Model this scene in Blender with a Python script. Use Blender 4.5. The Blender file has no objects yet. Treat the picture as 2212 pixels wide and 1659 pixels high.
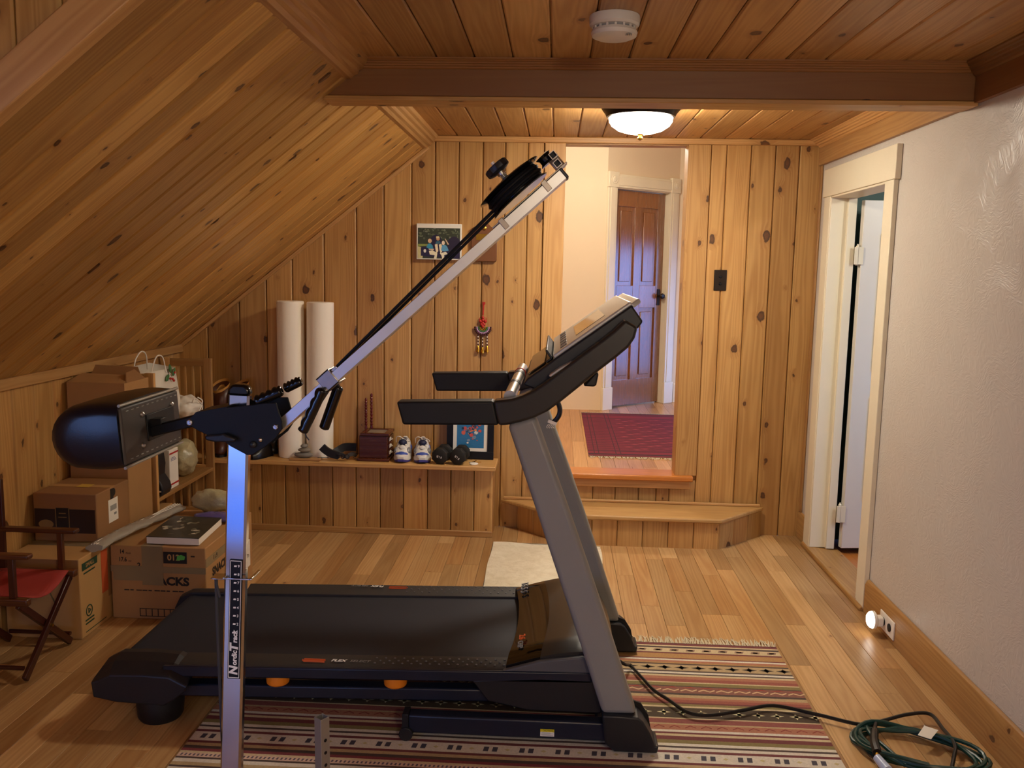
import bpy, bmesh, math, random
from mathutils import Vector, Matrix
RND = random.Random(7)
SC = bpy.context.scene
COL = SC.collection
PI = math.pi

# ------------------------------------------------------------------ colour + material helpers
def sr(h, a=1.0):
    h = h.lstrip('#')
    c = [int(h[i:i+2], 16) / 255 for i in (0, 2, 4)]
    return tuple((x / 12.92 if x <= .04045 else ((x + .055) / 1.055) ** 2.4) for x in c) + (a,)

class NT:
    def __init__(s, name):
        s.m = bpy.data.materials.new(name); s.m.use_nodes = True
        s.t = s.m.node_tree; s.b = s.t.nodes['Principled BSDF']
    def n(s, typ, **kw):
        x = s.t.nodes.new(typ)
        for k, v in kw.items(): setattr(x, k, v)
        return x
    def put(s, sock, v):
        if isinstance(v, bpy.types.NodeSocket): s.t.links.new(v, sock)
        elif v is not None: sock.default_value = v
    def math(s, op, a, b=None, c=None, clamp=False):
        x = s.n('ShaderNodeMath', operation=op, use_clamp=clamp)
        s.put(x.inputs[0], a); s.put(x.inputs[1], b)
        if c is not None: s.put(x.inputs[2], c)
        return x.outputs[0]
    def mix(s, f, a, b, mode='MIX'):
        x = s.n('ShaderNodeMix', data_type='RGBA', blend_type=mode)
        s.put(x.inputs[0], f); s.put(x.inputs[6], a); s.put(x.inputs[7], b)
        return x.outputs[2]
    def vec(s, x, y, z=0.0):
        c = s.n('ShaderNodeCombineXYZ'); s.put(c.inputs[0], x); s.put(c.inputs[1], y); s.put(c.inputs[2], z)
        return c.outputs[0]
    def sep(s, v):
        c = s.n('ShaderNodeSeparateXYZ'); s.put(c.inputs[0], v); return c.outputs
    def noise(s, v, scale=1., detail=2., rough=.5, dist=0.):
        x = s.n('ShaderNodeTexNoise'); s.put(x.inputs['Vector'], v)
        x.inputs['Scale'].default_value = scale; x.inputs['Detail'].default_value = detail
        x.inputs['Roughness'].default_value = rough; x.inputs['Distortion'].default_value = dist
        return x.outputs[0]
    def bump(s, h, strength=.2, dist=.002):
        x = s.n('ShaderNodeBump'); s.put(x.inputs['Height'], h)
        x.inputs['Strength'].default_value = strength; x.inputs['Distance'].default_value = dist
        s.put(s.b.inputs['Normal'], x.outputs[0])
    def out(s, col=None, rough=None, metal=None, spec=None, coat=None):
        if col is not None: s.put(s.b.inputs['Base Color'], col)
        if rough is not None: s.put(s.b.inputs['Roughness'], rough)
        if metal is not None: s.put(s.b.inputs['Metallic'], metal)
        if spec is not None: s.put(s.b.inputs['Specular IOR Level'], spec)
        if coat is not None: s.put(s.b.inputs['Coat Weight'], coat)
        return s.m

def plain(name, col, rough=.5, metal=0., var=.06, bump=0., bscale=200., spec=.5, coat=None):
    k = NT(name); c = sr(col) if isinstance(col, str) else col
    tc = k.n('ShaderNodeTexCoord').outputs['Object']
    nz = k.noise(tc, 9., 4.)
    lo = tuple(x * (1 - var * 2) for x in c[:3]) + (1,); hi = tuple(min(1, x * (1 + var * 2)) for x in c[:3]) + (1,)
    k.out(k.mix(nz, lo, hi), rough, metal, spec, coat)
    if bump: k.bump(k.noise(tc, bscale, 3.), bump, .001)
    return k.m

def pine(name, light, mid, dark, red='#8c5526', knots=.34, rough=.42, ks=6.5, grain=1.2, tint=.6, bump=.12):
    k = NT(name)
    uv = k.n('ShaderNodeUVMap', uv_map='UVMap').outputs[0]
    x, y, _ = k.sep(uv)
    at = k.n('ShaderNodeAttribute', attribute_name='tint').outputs['Color']
    tr, tg, tb = k.sep(at)
    v = k.n('ShaderNodeTexVoronoi', voronoi_dimensions='2D'); v.inputs['Scale'].default_value = 1.
    wob = k.noise(k.vec(k.math('MULTIPLY', x, 26.), k.math('MULTIPLY', y, 30.)), 1., 3.)
    k.put(v.inputs['Vector'], k.vec(k.math('MULTIPLY', x, ks * .62), k.math('MULTIPLY', y, ks)))
    cr, cg, cb = k.sep(v.outputs['Color'])
    keep = k.math('LESS_THAN', cr, knots)
    rad = k.math('MULTIPLY_ADD', k.math('POWER', cg, 2.4), .115, .030)
    d = k.math('ADD', v.outputs['Distance'], k.math('MULTIPLY_ADD', wob, .19, -.095))
    knot = k.math('MULTIPLY', k.math('DIVIDE', k.math('SUBTRACT', rad, d), .022, clamp=True), keep)
    core = k.math('MULTIPLY', k.math('DIVIDE', k.math('SUBTRACT', k.math('MULTIPLY', rad, .62), d), .03, clamp=True), keep)
    halo = k.math('MULTIPLY', k.math('SUBTRACT', 1., k.math('DIVIDE', d, k.math('MULTIPLY_ADD', rad, 2.2, .04)), clamp=True), keep)
    n1 = k.noise(k.vec(k.math('MULTIPLY', x, 1.3), k.math('MULTIPLY', y, 5.)), 1., 2.)
    y2 = k.math('ADD', y, k.math('ADD', k.math('MULTIPLY', n1, .05), k.math('MULTIPLY', k.math('POWER', halo, 1.5), .035)))
    streak = k.noise(k.vec(k.math('MULTIPLY', x, 3.), k.math('MULTIPLY', y2, 120.)), 1., 4., .6)
    band = k.noise(k.vec(k.math('MULTIPLY', x, .35), k.math('MULTIPLY', y2, 11.)), 1., 1.)
    rings = k.math('MULTIPLY_ADD', k.math('SINE', k.math('MULTIPLY', band, 95.)), .5, .5)
    blot = k.noise(k.vec(k.math('MULTIPLY', x, 2.4), k.math('MULTIPLY', y, 9.)), 1., 3.)
    g = k.math('ADD', k.math('MULTIPLY', rings, .34 * grain), k.math('ADD', k.math('MULTIPLY', streak, .42 * grain), k.math('MULTIPLY_ADD', blot, .75, -.30)), clamp=True)
    c = k.mix(g, sr(light), sr(mid))
    c = k.mix(k.math('MULTIPLY', tr, tint), c, k.mix(g, sr(mid), sr(red)))
    val = k.math('MULTIPLY_ADD', tg, .42, .76)
    c = k.mix(1., c, k.vec(val, val, val), 'MULTIPLY')
    c = k.mix(k.math('MULTIPLY', halo, .5), c, sr(red))
    c = k.mix(k.math('MULTIPLY', knot, .88), c, sr(dark))
    rg_ = k.math('MULTIPLY_ADD', k.math('SINE', k.math('MULTIPLY', d, 330.)), .5, .5)
    c = k.mix(k.math('MULTIPLY', core, k.math('MULTIPLY_ADD', rg_, .45, .05)), c, sr(red))
    k.out(c, k.math('MULTIPLY_ADD', streak, .18, rough - .08))
    k.bump(k.math('ADD', streak, rings), bump, .0006)
    return k.m

# ------------------------------------------------------------------ mesh builder
class MB:
    def __init__(s): s.v = []; s.f = []; s.uv = []; s.mi = []; s.col = []; s.T = None
    def add(s, vs, fs, uvs=None, m=0, col=None):
        o = len(s.v)
        for p in vs:
            p = Vector(p)
            s.v.append(s.T @ p if s.T is not None else p)
        for i, f in enumerate(fs):
            s.f.append([o + j for j in f]); s.mi.append(m if isinstance(m, int) else m[i])
            s.uv.append(uvs[i] if uvs else None); s.col.append(col)
    def box(s, a, b, m=0, col=None):
        (x0, y0, z0), (x1, y1, z1) = a, b
        x0, x1 = sorted((x0, x1)); y0, y1 = sorted((y0, y1)); z0, z1 = sorted((z0, z1))
        vs = [(x0,y0,z0),(x1,y0,z0),(x1,y1,z0),(x0,y1,z0),(x0,y0,z1),(x1,y0,z1),(x1,y1,z1),(x0,y1,z1)]
        fs = [(0,3,2,1),(4,5,6,7),(0,1,5,4),(1,2,6,5),(2,3,7,6),(3,0,4,7)]
        s.add(vs, fs, s.wuv(vs, fs), m, col if col is not None else (RND.random(), RND.random(), RND.random()))
    def wuv(s, vs, fs):
        ex = [max(p[i] for p in vs) - min(p[i] for p in vs) for i in range(3)]
        L = ex.index(max(ex)); oth = [i for i in range(3) if i != L]
        ou, ov = RND.uniform(0, 40), RND.uniform(0, 40)
        out = []
        for f in fs:
            P = [vs[j] for j in f]
            e = [max(p[i] for p in P) - min(p[i] for p in P) for i in range(3)]
            w = oth[0] if e[oth[0]] > e[oth[1]] else oth[1]
            if e[L] < 1e-6: out.append([(p[oth[0]] + ou, p[oth[1]] + ov) for p in P])
            else: out.append([(p[L] + ou, p[w] + ov + (7 if w == oth[0] else 0)) for p in P])
        return out
    def prism(s, poly, fr, h, m=0, col=None, cap=True):
        # poly: 2d points; fr: function (a,b,t)->xyz, extruded t in h=(t0,t1)
        n = len(poly)
        ar = sum(poly[i][0]*poly[(i+1)%n][1]-poly[(i+1)%n][0]*poly[i][1] for i in range(n))
        vs = [fr(a, b, h[0]) for a, b in poly] + [fr(a, b, h[1]) for a, b in poly]
        fs = [[i, (i+1) % n, n+(i+1) % n, n+i] for i in range(n)]
        if cap: fs += [list(range(n))[::-1], list(range(n, 2*n))]
        s.add(vs, fs, s.wuv(vs, fs), m, col if col is not None else (RND.random(), RND.random(), RND.random()))
    def tube(s, pts, r, n=10, closed=False, caps=True, m=0, flat=1., col=None, up=None):
        pts = [Vector(p) for p in pts]; N = len(pts)
        rr = r if isinstance(r, (list, tuple)) else [r] * N
        prev = None; vs = []; 
        for i, p in enumerate(pts):
            if closed: t = pts[(i+1) % N] - pts[i-1]
            else: t = pts[min(i+1, N-1)] - pts[max(i-1, 0)]
            if t.length < 1e-9: t = Vector((0, 0, 1))
            t.normalize()
            if prev is None:
                a = Vector(up) if up else (Vector((0, 0, 1)) if abs(t.z) < .9 else Vector((1, 0, 0)))
            else: a = prev
            a = (a - t * a.dot(t)).normalized(); b = t.cross(a); prev = a
            for k in range(n):
                q = 2*PI*k/n + (PI/n if n == 4 else 0)
                vs.append(p + (a*math.cos(q)*flat + b*math.sin(q)) * rr[i])
        fs = []; uvs = []
        for i in range(N if closed else N-1):
            j = (i+1) % N
            for k in range(n):
                l = (k+1) % n
                fs.append([i*n+k, i*n+l, j*n+l, j*n+k])
        if caps and not closed:
            fs.append(list(range(n))[::-1]); fs.append([(N-1)*n+k for k in range(n)])
        s.add(vs, fs, None, m, col)
    def lathe(s, prof, o, ax=(0, 0, 1), n=24, m=0, col=None):
        # prof: (r, h) list along axis
        ax = Vector(ax).normalized(); a = ax.orthogonal().normalized(); b = ax.cross(a); o = Vector(o)
        vs = []; fs = []
        for r, h in prof:
            for k in range(n):
                q = 2*PI*k/n
                vs.append(o + ax*h + (a*math.cos(q)+b*math.sin(q))*max(r, 1e-5))
        for i in range(len(prof)-1):
            for k in range(n):
                l = (k+1) % n
                fs.append([i*n+k, i*n+l, (i+1)*n+l, (i+1)*n+k])
        fs.append(list(range(n))[::-1]); fs.append([(len(prof)-1)*n+k for k in range(n)])
        s.add(vs, fs, None, m, col)
    def grid(s, fn, nu, nv, m=0, wrapu=False, wrapv=False, col=None):
        vs = [fn(i/(nu if wrapu else nu-1), j/(nv if wrapv else nv-1)) for i in range(nu) for j in range(nv)]
        fs = []
        for i in range(nu if wrapu else nu-1):
            for j in range(nv if wrapv else nv-1):
                i2 = (i+1) % nu; j2 = (j+1) % nv
                fs.append([i*nv+j, i2*nv+j, i2*nv+j2, i*nv+j2])
        s.add(vs, fs, None, m, col)
    def loft(s, rings, m=0, caps=True, col=None):
        n = len(rings[0]); vs = [p for r in rings for p in r]; fs = []
        for i in range(len(rings)-1):
            for k in range(n):
                l = (k+1) % n
                fs.append([i*n+k, i*n+l, (i+1)*n+l, (i+1)*n+k])
        if caps: fs += [list(range(n))[::-1], [(len(rings)-1)*n+k for k in range(n)]]
        s.add(vs, fs, None, m, col)
    def ball(s, c, r, nu=14, nv=9, m=0, col=None, fn=None):
        rx, ry, rz = r if isinstance(r, (tuple, list)) else (r, r, r)
        rings = []
        for j in range(nv):
            t = PI * (j + .04) / (nv - .92)
            ring = []
            for i in range(nu):
                q = 2*PI*i/nu
                p = Vector((rx*math.sin(t)*math.cos(q), ry*math.sin(t)*math.sin(q), -rz*math.cos(t)))
                if fn: p = fn(p)
                ring.append(p + Vector(c))
            rings.append(ring)
        s.loft(rings, m, True, col)
    def plank(s, O, U, V, N, v0, v1, e0, e1, t=.018, ch=.004, gap=.0012, m=0):
        # one tongue-and-groove board: along U from e?[0] to e?[1] (given at v0 and v1), across V, face towards N
        O, U, V, N = map(Vector, (O, U, V, N))
        tint = (RND.random(), RND.random(), RND.random()); ou, ov = RND.uniform(0, 60), RND.uniform(0, 60)
        a, b = v0 + gap, v1 - gap
        w = v1 - v0
        def at(q, k): return e0[k] + (e1[k]-e0[k]) * (q - v0) / w
        L = [(a, -t), (a, -ch), (a+ch, 0.), (b-ch, 0.), (b, -ch), (b, -t)]
        vs = []; uvl = []
        for q, h in L:
            for k in (0, 1):
                u = at(q, k); vs.append(O + U*u + V*q + N*h); uvl.append((u+ou, q+ov+h))
        fs = []; flip = U.cross(V).dot(N) < 0
        for i in range(5): fs.append([2*i, 2*i+1, 2*i+3, 2*i+2])
        fs.append([0, 2, 4, 6, 8, 10]); fs.append([11, 9, 7, 5, 3, 1])
        if not flip: fs = [f[::-1] for f in fs]
        s.add(vs, fs, [[uvl[j] for j in f] for f in fs], m, tint)
    def build(s, name, mats, parent=None, smooth=True, bevel=0., ang=32, seg=2, sub=0):
        me = bpy.data.meshes.new(name)
        loc = Vector((0, 0, 0))
        if parent is None:
            xs = [p.x for p in s.v]; ys = [p.y for p in s.v]; zs = [p.z for p in s.v]
            loc = Vector(((min(xs)+max(xs))/2, (min(ys)+max(ys))/2, min(zs)))
        me.from_pydata([p - loc for p in s.v], [], s.f)
        for m in (mats if isinstance(mats, (list, tuple)) else [mats]): me.materials.append(m)
        me.polygons.foreach_set('material_index', s.mi)
        if any(u is not None for u in s.uv):
            ul = me.uv_layers.new(name='UVMap'); i = 0
            for f, u in zip(s.f, s.uv):
                for k in range(len(f)):
                    if u is not None: ul.data[i].uv = u[k]
                    i += 1
        if any(c is not None for c in s.col):
            ca = me.color_attributes.new('tint', 'FLOAT_COLOR', 'CORNER'); i = 0
            for f, c in zip(s.f, s.col):
                c4 = (c[0], c[1], c[2], 1) if c is not None else (.5, .5, .5, 1)
                for k in range(len(f)): ca.data[i].color = c4; i += 1
        me.validate()
        bm = bmesh.new(); bm.from_mesh(me)
        bmesh.ops.recalc_face_normals(bm, faces=bm.faces); bm.to_mesh(me); bm.free()
        if smooth:
            me.polygons.foreach_set('use_smooth', [True]*len(me.polygons)); me.set_sharp_from_angle(angle=math.radians(ang))
        o = bpy.data.objects.new(name, me); COL.objects.link(o); o.location = loc
        if parent is not None: attach(o, parent)
        if bevel:
            b = o.modifiers.new('bevel', 'BEVEL'); b.width = bevel; b.segments = seg; b.limit_method = 'ANGLE'; b.angle_limit = math.radians(40); b.harden_normals = False
        if sub:
            d = o.modifiers.new('sub', 'SUBSURF'); d.levels = d.render_levels = sub
        return o

def world_of(o):
    m = Matrix.Identity(4)
    while o is not None:
        m = o.matrix_parent_inverse @ o.matrix_basis @ m if o.parent is not None else o.matrix_basis @ m
        o = o.parent
    return m
def attach(o, parent):
    o.parent = parent; o.matrix_parent_inverse = world_of(parent).inverted()
def tag(o, label, cat, group=None, kind=None):
    o['label'] = label; o['category'] = cat
    if group: o['group'] = group
    if kind: o['kind'] = kind
    return o
def thing(name, label, cat, loc, group=None):
    o = bpy.data.objects.new(name, None); o.empty_display_size = .05; COL.objects.link(o); o.location = loc
    return tag(o, label, cat, group)
def struct(o, label=None, cat=None):
    o['kind'] = 'structure'
    if label: o['label'] = label
    if cat: o['category'] = cat
    return o
def frame(o, r, u):
    o, r, u = Vector(o), Vector(r).normalized(), Vector(u).normalized(); n = r.cross(u)
    return Matrix(((r.x, u.x, n.x, o.x), (r.y, u.y, n.y, o.y), (r.z, u.z, n.z, o.z), (0, 0, 0, 1)))
def text(name, body, size, o, r, u, mat, parent, align='CENTER', ext=.0002, sx=1., shear=0., bold=0.):
    cu = bpy.data.curves.new(name, 'FONT'); cu.body = body; cu.size = size; cu.extrude = ext; cu.align_x = align; cu.align_y = 'CENTER'
    cu.shear = shear; cu.offset = bold; cu.resolution_u = 3
    to = bpy.data.objects.new(name, cu); COL.objects.link(to)
    bpy.context.view_layer.update()
    me = bpy.data.meshes.new_from_object(to.evaluated_get(bpy.context.evaluated_depsgraph_get()))
    bpy.data.objects.remove(to); bpy.data.curves.remove(cu)
    me.transform(frame(o, r, u) @ Matrix.Diagonal((sx, 1, 1, 1))); me.name = name
    me.materials.clear(); me.materials.append(mat)
    ob = bpy.data.objects.new(name, me); COL.objects.link(ob)
    if parent is not None: attach(ob, parent)
    return ob
def copy_tree(o, parent=None):
    c = o.copy(); COL.objects.link(c)
    if parent is not None: c.parent = parent
    for ch in list(o.children): copy_tree(ch, c)
    return c
def XZ(a, b, t): return (a, t, b)          # profile in the x-z plane, extruded along y
def XY(a, b, t): return (a, b, t)          # plan outline, extruded upwards
def YZ(a, b, t): return (t, a, b)
def circ(c, r, n=20, a0=0., a1=2*PI, ry=None):
    full = abs(a1 - a0 - 2*PI) < 1e-6
    return [(c[0]+r*math.cos(a0+(a1-a0)*i/(n if full else n-1)), c[1]+(ry or r)*math.sin(a0+(a1-a0)*i/(n if full else n-1))) for i in range(n)]
def spline(pts, n=8, closed=False):
    P = [Vector(p) for p in pts]; N = len(P); out = []
    for i in range(N if closed else N-1):
        p0 = P[i-1] if (closed or i > 0) else P[0]; p1 = P[i]; p2 = P[(i+1) % N]; p3 = P[(i+2) % N] if (closed or i+2 < N) else P[-1]
        for k in range(n):
            t = k/n
            out.append(.5*((2*p1)+(-p0+p2)*t+(2*p0-5*p1+4*p2-p3)*t*t+(-p0+3*p1-3*p2+p3)*t**3))
    if not closed: out.append(P[-1])
    return out


# ------------------------------------------------------------------ materials
PINE = pine('pine wall board', '#cea263', '#a97b41', '#351c10', knots=.56)
PINE_S = pine('pine slope board', '#d6a962', '#ac7c3b', '#341b0e', knots=.52, ks=7.5)
PINE_C = pine('pine ceiling board', '#d6aa6b', '#b28247', '#3a1f10', knots=.36)
PINE_B = pine('dark beam wood', '#9a6a34', '#7c5024', '#20100a', knots=.22, rough=.45)  # darker pine tone for the beam, its crown and the near frieze
PINE_T = pine('pine trim', '#d3a76c', '#b5844a', '#4a2814', knots=.10)
OAK = pine('pale shelf wood', '#cda366', '#b5874c', '#6b4020', knots=.03)
FLOOR = pine('strip floor wood', '#cfaa76', '#b08653', '#5c3418', red='#8f5c2c', knots=.035, rough=.36, tint=.8, bump=.04)
FLOOR_H = pine('hall floor wood', '#cfa068', '#b58148', '#5c3418', red='#98612f', knots=.03, rough=.3, tint=.7, bump=.02)
SILLW = pine('orange threshold wood', '#d0853c', '#b06426', '#4a2410', knots=.06, rough=.3)
DOORW = pine('old door wood', '#9a5f33', '#7d4822', '#32180a', knots=.02, rough=.25)
DARKW = pine('dark red chair wood', '#4a2015', '#331309', '#150704', knots=.02, rough=.3)
MAHOG = pine('mahogany box wood', '#541a12', '#3c0f0a', '#1a0704', knots=.0, rough=.25)
PLAQ = pine('walnut plaque', '#8a5a35', '#6f4425', '#3a2010', knots=.02, rough=.3)

def plaster(name, col, amt=.5, rough=.38):
    k = NT(name); tc = k.n('ShaderNodeTexCoord').outputs['Object']
    x, y, z = k.sep(tc)
    n0 = k.noise(tc, 5., 2.)
    a = k.math('MULTIPLY', n0, 7.)
    v = k.vec(k.math('ADD', x, k.math('MULTIPLY', n0, .2)), k.math('ADD', y, k.math('MULTIPLY', n0, .3)), z)
    st = k.n('ShaderNodeTexNoise'); k.put(st.inputs['Vector'], k.vec(k.math('MULTIPLY', x, 40.), k.math('MULTIPLY', k.sep(v)[1], 40.), k.math('MULTIPLY', k.math('ADD', z, k.math('MULTIPLY', n0, .35)), 110.)))
    st.inputs['Scale'].default_value = 1.; st.inputs['Detail'].default_value = 3.
    c = sr(col)
    k.out(k.mix(k.noise(tc, 2.5, 4.), tuple(q*.95 for q in c[:3])+(1,), tuple(min(1, q*1.03) for q in c[:3])+(1,)), rough)
    k.bump(st.outputs[0], amt, .004)
    return k.m
for _m, _s in ((DOORW, 1.), (FLOOR_H, .7)):
    _m.node_tree.nodes['Principled BSDF'].inputs['Specular IOR Level'].default_value = _s
DOORW.node_tree.nodes['Principled BSDF'].inputs['Coat Weight'].default_value = .7
DOORW.node_tree.nodes['Principled BSDF'].inputs['Coat Roughness'].default_value = .22
PLASTER = plaster('textured plaster', '#cfc8bd', .6, .33)
CREAM = plaster('cream hall plaster', '#e6d3b4', .08, .6)
WHITEP = plain('white door paint', '#e6dfd0', .38, var=.015)
TRIMP = plain('cream casing paint', '#e9dfc4', .42, var=.02)
TEAL = plain('teal wall paint', '#3f5a54', .6)
CHROME = plain('brushed chrome', '#c9c9cc', .12, 1., var=.03)
SATIN = plain('satin steel rail', '#e6e6e2', .34, 1., var=.05)
NICKEL = plain('nickel clamp', '#b8b0a6', .3, 1., var=.05)
STEEL = plain('bright zinc bolt', '#d0d0cc', .28, 1., var=.03)
BLACK = plain('black painted steel', '#0b0c10', .5, var=.1, spec=.3)
BPLAS = plain('black plastic', '#1a1b20', .42, var=.1, bump=.15, bscale=600.)
BRUB = plain('black foam rubber', '#0f1013', .55, var=.12, bump=.3, bscale=900.)
SHINY = plain('glossy black vinyl grip', '#08090b', .14, var=.05)
LEATHER = plain('dark navy vinyl', '#0a0c16', .3, var=.08, bump=.12, bscale=380.)
BACKPL = plain('grey pad board', '#3a3431', .5, var=.05, bump=.1, bscale=250.)
GREYP = plain('mid grey plastic', '#55565a', .45, var=.03)
UPR = plain('grey upright paint', '#8b8b88', .42, var=.03, bump=.2, bscale=700.)
SILVERP = plain('silver console plastic', '#c9c6bd', .3, .25, var=.03)
HOOD = plain('charcoal hood plastic', '#2b2927', .3, var=.04)
GLOSSBR = plain('glossy smoked trim', '#130d08', .06, var=.03)
BELT = plain('black walking belt', '#141a28', .68, var=.05, bump=.25, bscale=900.)
RAILP = plain('charcoal foot rail', '#302d2b', .55, var=.06, bump=.35, bscale=350.)
NAVY = plain('dark frame paint', '#1a2031', .34, var=.08)
ORANGE = plain('orange cushion rubber', '#f08a1c', .45, var=.04)
WHITE = plain('white print', '#f2f0ea', .5, var=.0)
YELLOW = plain('yellow print', '#e6d21c', .5, var=.02)
ORNGP = plain('orange print', '#e2662a', .5, var=.02)
GREYT = plain('grey print', '#8d8d8b', .5, var=.02)
CARD = plain('brown cardboard', '#a67c4c', .75, var=.05, bump=.1, bscale=90.)
CARD_D = plain('dark kraft cardboard', '#93693f', .75, var=.05, bump=.1, bscale=90.)  # darker kraft tone for the printed carton, brown tape and flaps
CARD_L = plain('light cardboard', '#b98f57', .72, var=.05, bump=.1, bscale=90.)
PRINTB = plain('dark brown carton print', '#2a1710', .6, var=.06)
PRINTK = plain('black carton print', '#1a1410', .7, var=.06)
PRINTG = plain('green carton print', '#1c3f26', .7, var=.05)
PRINTO = plain('orange carton tape', '#c4552a', .55, var=.08)
PRINTT = plain('tan print', '#8a6c3e', .7, var=.05)
TAPE = plain('shiny grey packing tape', '#8a7a5c', .22, var=.06)
PAPER = plain('white paper', '#e9e4d6', .7, var=.02)
PAPERB = plain('white gift bag paper', '#e2dccb', .6, var=.03, bump=.3, bscale=25.)
YELTAPE = plain('yellow sticker', '#d2b04a', .6, var=.04)
FOAM = plain('white foam roller', '#fbf2df', .85, var=.015, bump=.3, bscale=260.)
STONE = plain('grey beach stone', '#7d776c', .75, var=.06, bump=.25, bscale=60.)
STONE2 = plain('warm grey beach stone', '#857b6a', .75, var=.06, bump=.25, bscale=60.)
REDW = plain('dark red lacquer', '#5c0f10', .2, var=.06)
REDC = plain('red canvas', '#a2342c', .8, var=.05, bump=.4, bscale=500.)
BROWNL = plain('brown boot leather', '#4a2614', .38, var=.12, bump=.2, bscale=60.)
TANL = plain('tan boot lining', '#b98238', .7, var=.06)
BLACKL = plain('black shoe leather', '#14110f', .35, var=.1, bump=.2, bscale=80.)
SHOEW = plain('white shoe leather', '#dcd9d2', .45, var=.03)
SHOES = plain('silver shoe mesh', '#8f9096', .4, .3, var=.06)
SHOEB = plain('blue shoe panel', '#3a52a8', .45, var=.05)
SHOEN = plain('navy shoe mesh', '#1c2040', .6, var=.08)
SOLEB = plain('violet blue sole rubber', '#423f8e', .5, var=.05)
GOLD = plain('brass', '#c69a3c', .25, 1., var=.05)
IRON = plain('black neoprene', '#17140f', .7, var=.06)
REDT = plain('red cord', '#b02418', .5, var=.04)
MAROON = plain('maroon beads', '#3d0f18', .4, var=.05)
GREENB = plain('green beads', '#3d6b3a', .5, var=.05)
LILAC = plain('lilac beads', '#b08bb4', .5, var=.05)
IVORY = plain('ivory switch plate', '#efe9dc', .35, var=.01)
BRONZE = plain('dark bronze fitting', '#2b211a', .35, .6, var=.05)
PAINTW = plain('white detector plastic', '#d9d4ca', .4, var=.01)
GREENC = plain('dark green cord jacket', '#0f3a33', .35, var=.06)
CORDB = plain('black cord jacket', '#0d0c0c', .38, var=.05)
ROPE = plain('grey shock cord', '#3a3a3e', .7, var=.1, bump=.4, bscale=600.)
CLEARBAG = NT('clear plastic sleeve')
CLEARBAG.out(sr('#cfc9bb'), .18); CLEARBAG.b.inputs['Transmission Weight'].default_value = .55; CLEARBAG = CLEARBAG.m
BAGG = NT('beige plastic bag'); _t = BAGG.n('ShaderNodeTexCoord').outputs['Object']
BAGG.out(BAGG.mix(BAGG.noise(_t, 14., 4.), sr('#8d8664'), sr('#c9bd92')), .3); BAGG.bump(BAGG.noise(_t, 30., 4.), .6, .01); BAGG = BAGG.m
VIOLET = plain('violet plastic bag', '#5a4f86', .3, var=.12, bump=.5, bscale=30.)
MATW = NT('white plush mat'); _t = MATW.n('ShaderNodeTexCoord').outputs['Object']
MATW.out(MATW.mix(MATW.noise(_t, 18., 5., .6, .6), sr('#c9b995'), sr('#f4ecd6')), .9); MATW.bump(MATW.noise(_t, 60., 4.), .8, .006); MATW = MATW.m
def emis(name, col, st):
    k = NT(name); k.out((.8, .8, .8, 1), .4)
    k.put(k.b.inputs['Emission Color'], col); k.b.inputs['Emission Strength'].default_value = st
    return k.m
def vcol(name, rough=.85, bump=.5, bs=700.):
    k = NT(name); a = k.n('ShaderNodeAttribute', attribute_name='tint').outputs['Color']
    tc = k.n('ShaderNodeTexCoord').outputs['Object']; nz = k.noise(tc, 160., 3.)
    k.out(k.mix(1., a, k.vec(k.math('MULTIPLY_ADD', nz, .5, .75), k.math('MULTIPLY_ADD', nz, .5, .75), k.math('MULTIPLY_ADD', nz, .5, .75)), 'MULTIPLY'), rough)
    if bump: k.bump(k.noise(tc, bs, 2.), bump, .001)
    return k.m
KILIM = vcol('woven wool')
PRINT = vcol('printed picture', .3, 0)


# ------------------------------------------------------------------ the room
BY, RX, KX, CZ, SLM, FY = 5.0, 1.43, -2.185, 2.225, .7937, -1.3
def zs(x): return min(2.165 + SLM * (x + .75), CZ)

# floor: strips running away from the camera
b = MB()
x = .415 - .0863 * 31
while x < RX + .1:
    y = FY - RND.uniform(0, 1.)
    while y < BY:
        L = RND.choice([.55, .8, 1.1, 1.4, 1.7]) * RND.uniform(.8, 1.2)
        b.plank((0, 0, 0), (0, 1, 0), (1, 0, 0), (0, 0, 1), x, x + .0863, (max(y, FY), min(y+L, BY)-.0012), (max(y, FY), min(y+L, BY)-.0012), .012, .0012, .0005)
        y += L
    x += .0863
b.box((-2.3, FY, -.1), (1.45, BY + .1, -.014))
struct(b.build('floor', FLOOR, smooth=False))

# gable wall of vertical knotty boards with the opening to the hall
b = MB()
sm = [-2.2, -2.018, -1.829, -1.669, -1.516, -1.331, -1.144, -.987, -.83, -.697, -.564, -.43, -.305, -.178, -.085]
for a, c in zip(sm, sm[1:]):
    b.plank((0, BY, 0), (0, 0, 1), (1, 0, 0), (0, -1, 0), a, c, (0, zs(a)), (0, zs(c)), .02, .0055, .0018)
sm = [.823, .913, 1.046, 1.178, 1.308, 1.43]
for a, c in zip(sm, sm[1:]):
    b.plank((0, BY, 0), (0, 0, 1), (1, 0, 0), (0, -1, 0), a, c, (0, CZ), (0, CZ), .02, .0055, .0018)
sm = [-.085, .0, .11, .235, .365, .5, .6, .675, .823]
for a, c in zip(sm, sm[1:]):
    b.plank((0, BY, 0), (0, 0, 1), (1, 0, 0), (0, -1, 0), a, c, (0, .31), (0, .31), .02, .0045, .0015)
b.box((-2.3, BY + .0215, 0), (.02, BY + .12, 2.4)); b.box((.71, BY + .0215, 0), (1.6, BY + .12, 2.4))
b.box((.02, BY + .0215, 0), (.71, BY + .12, .30)); b.box((.02, BY + .0215, 2.19), (.71, BY + .12, 2.4))
struct(b.build('wall_back', PINE, smooth=False))

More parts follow.
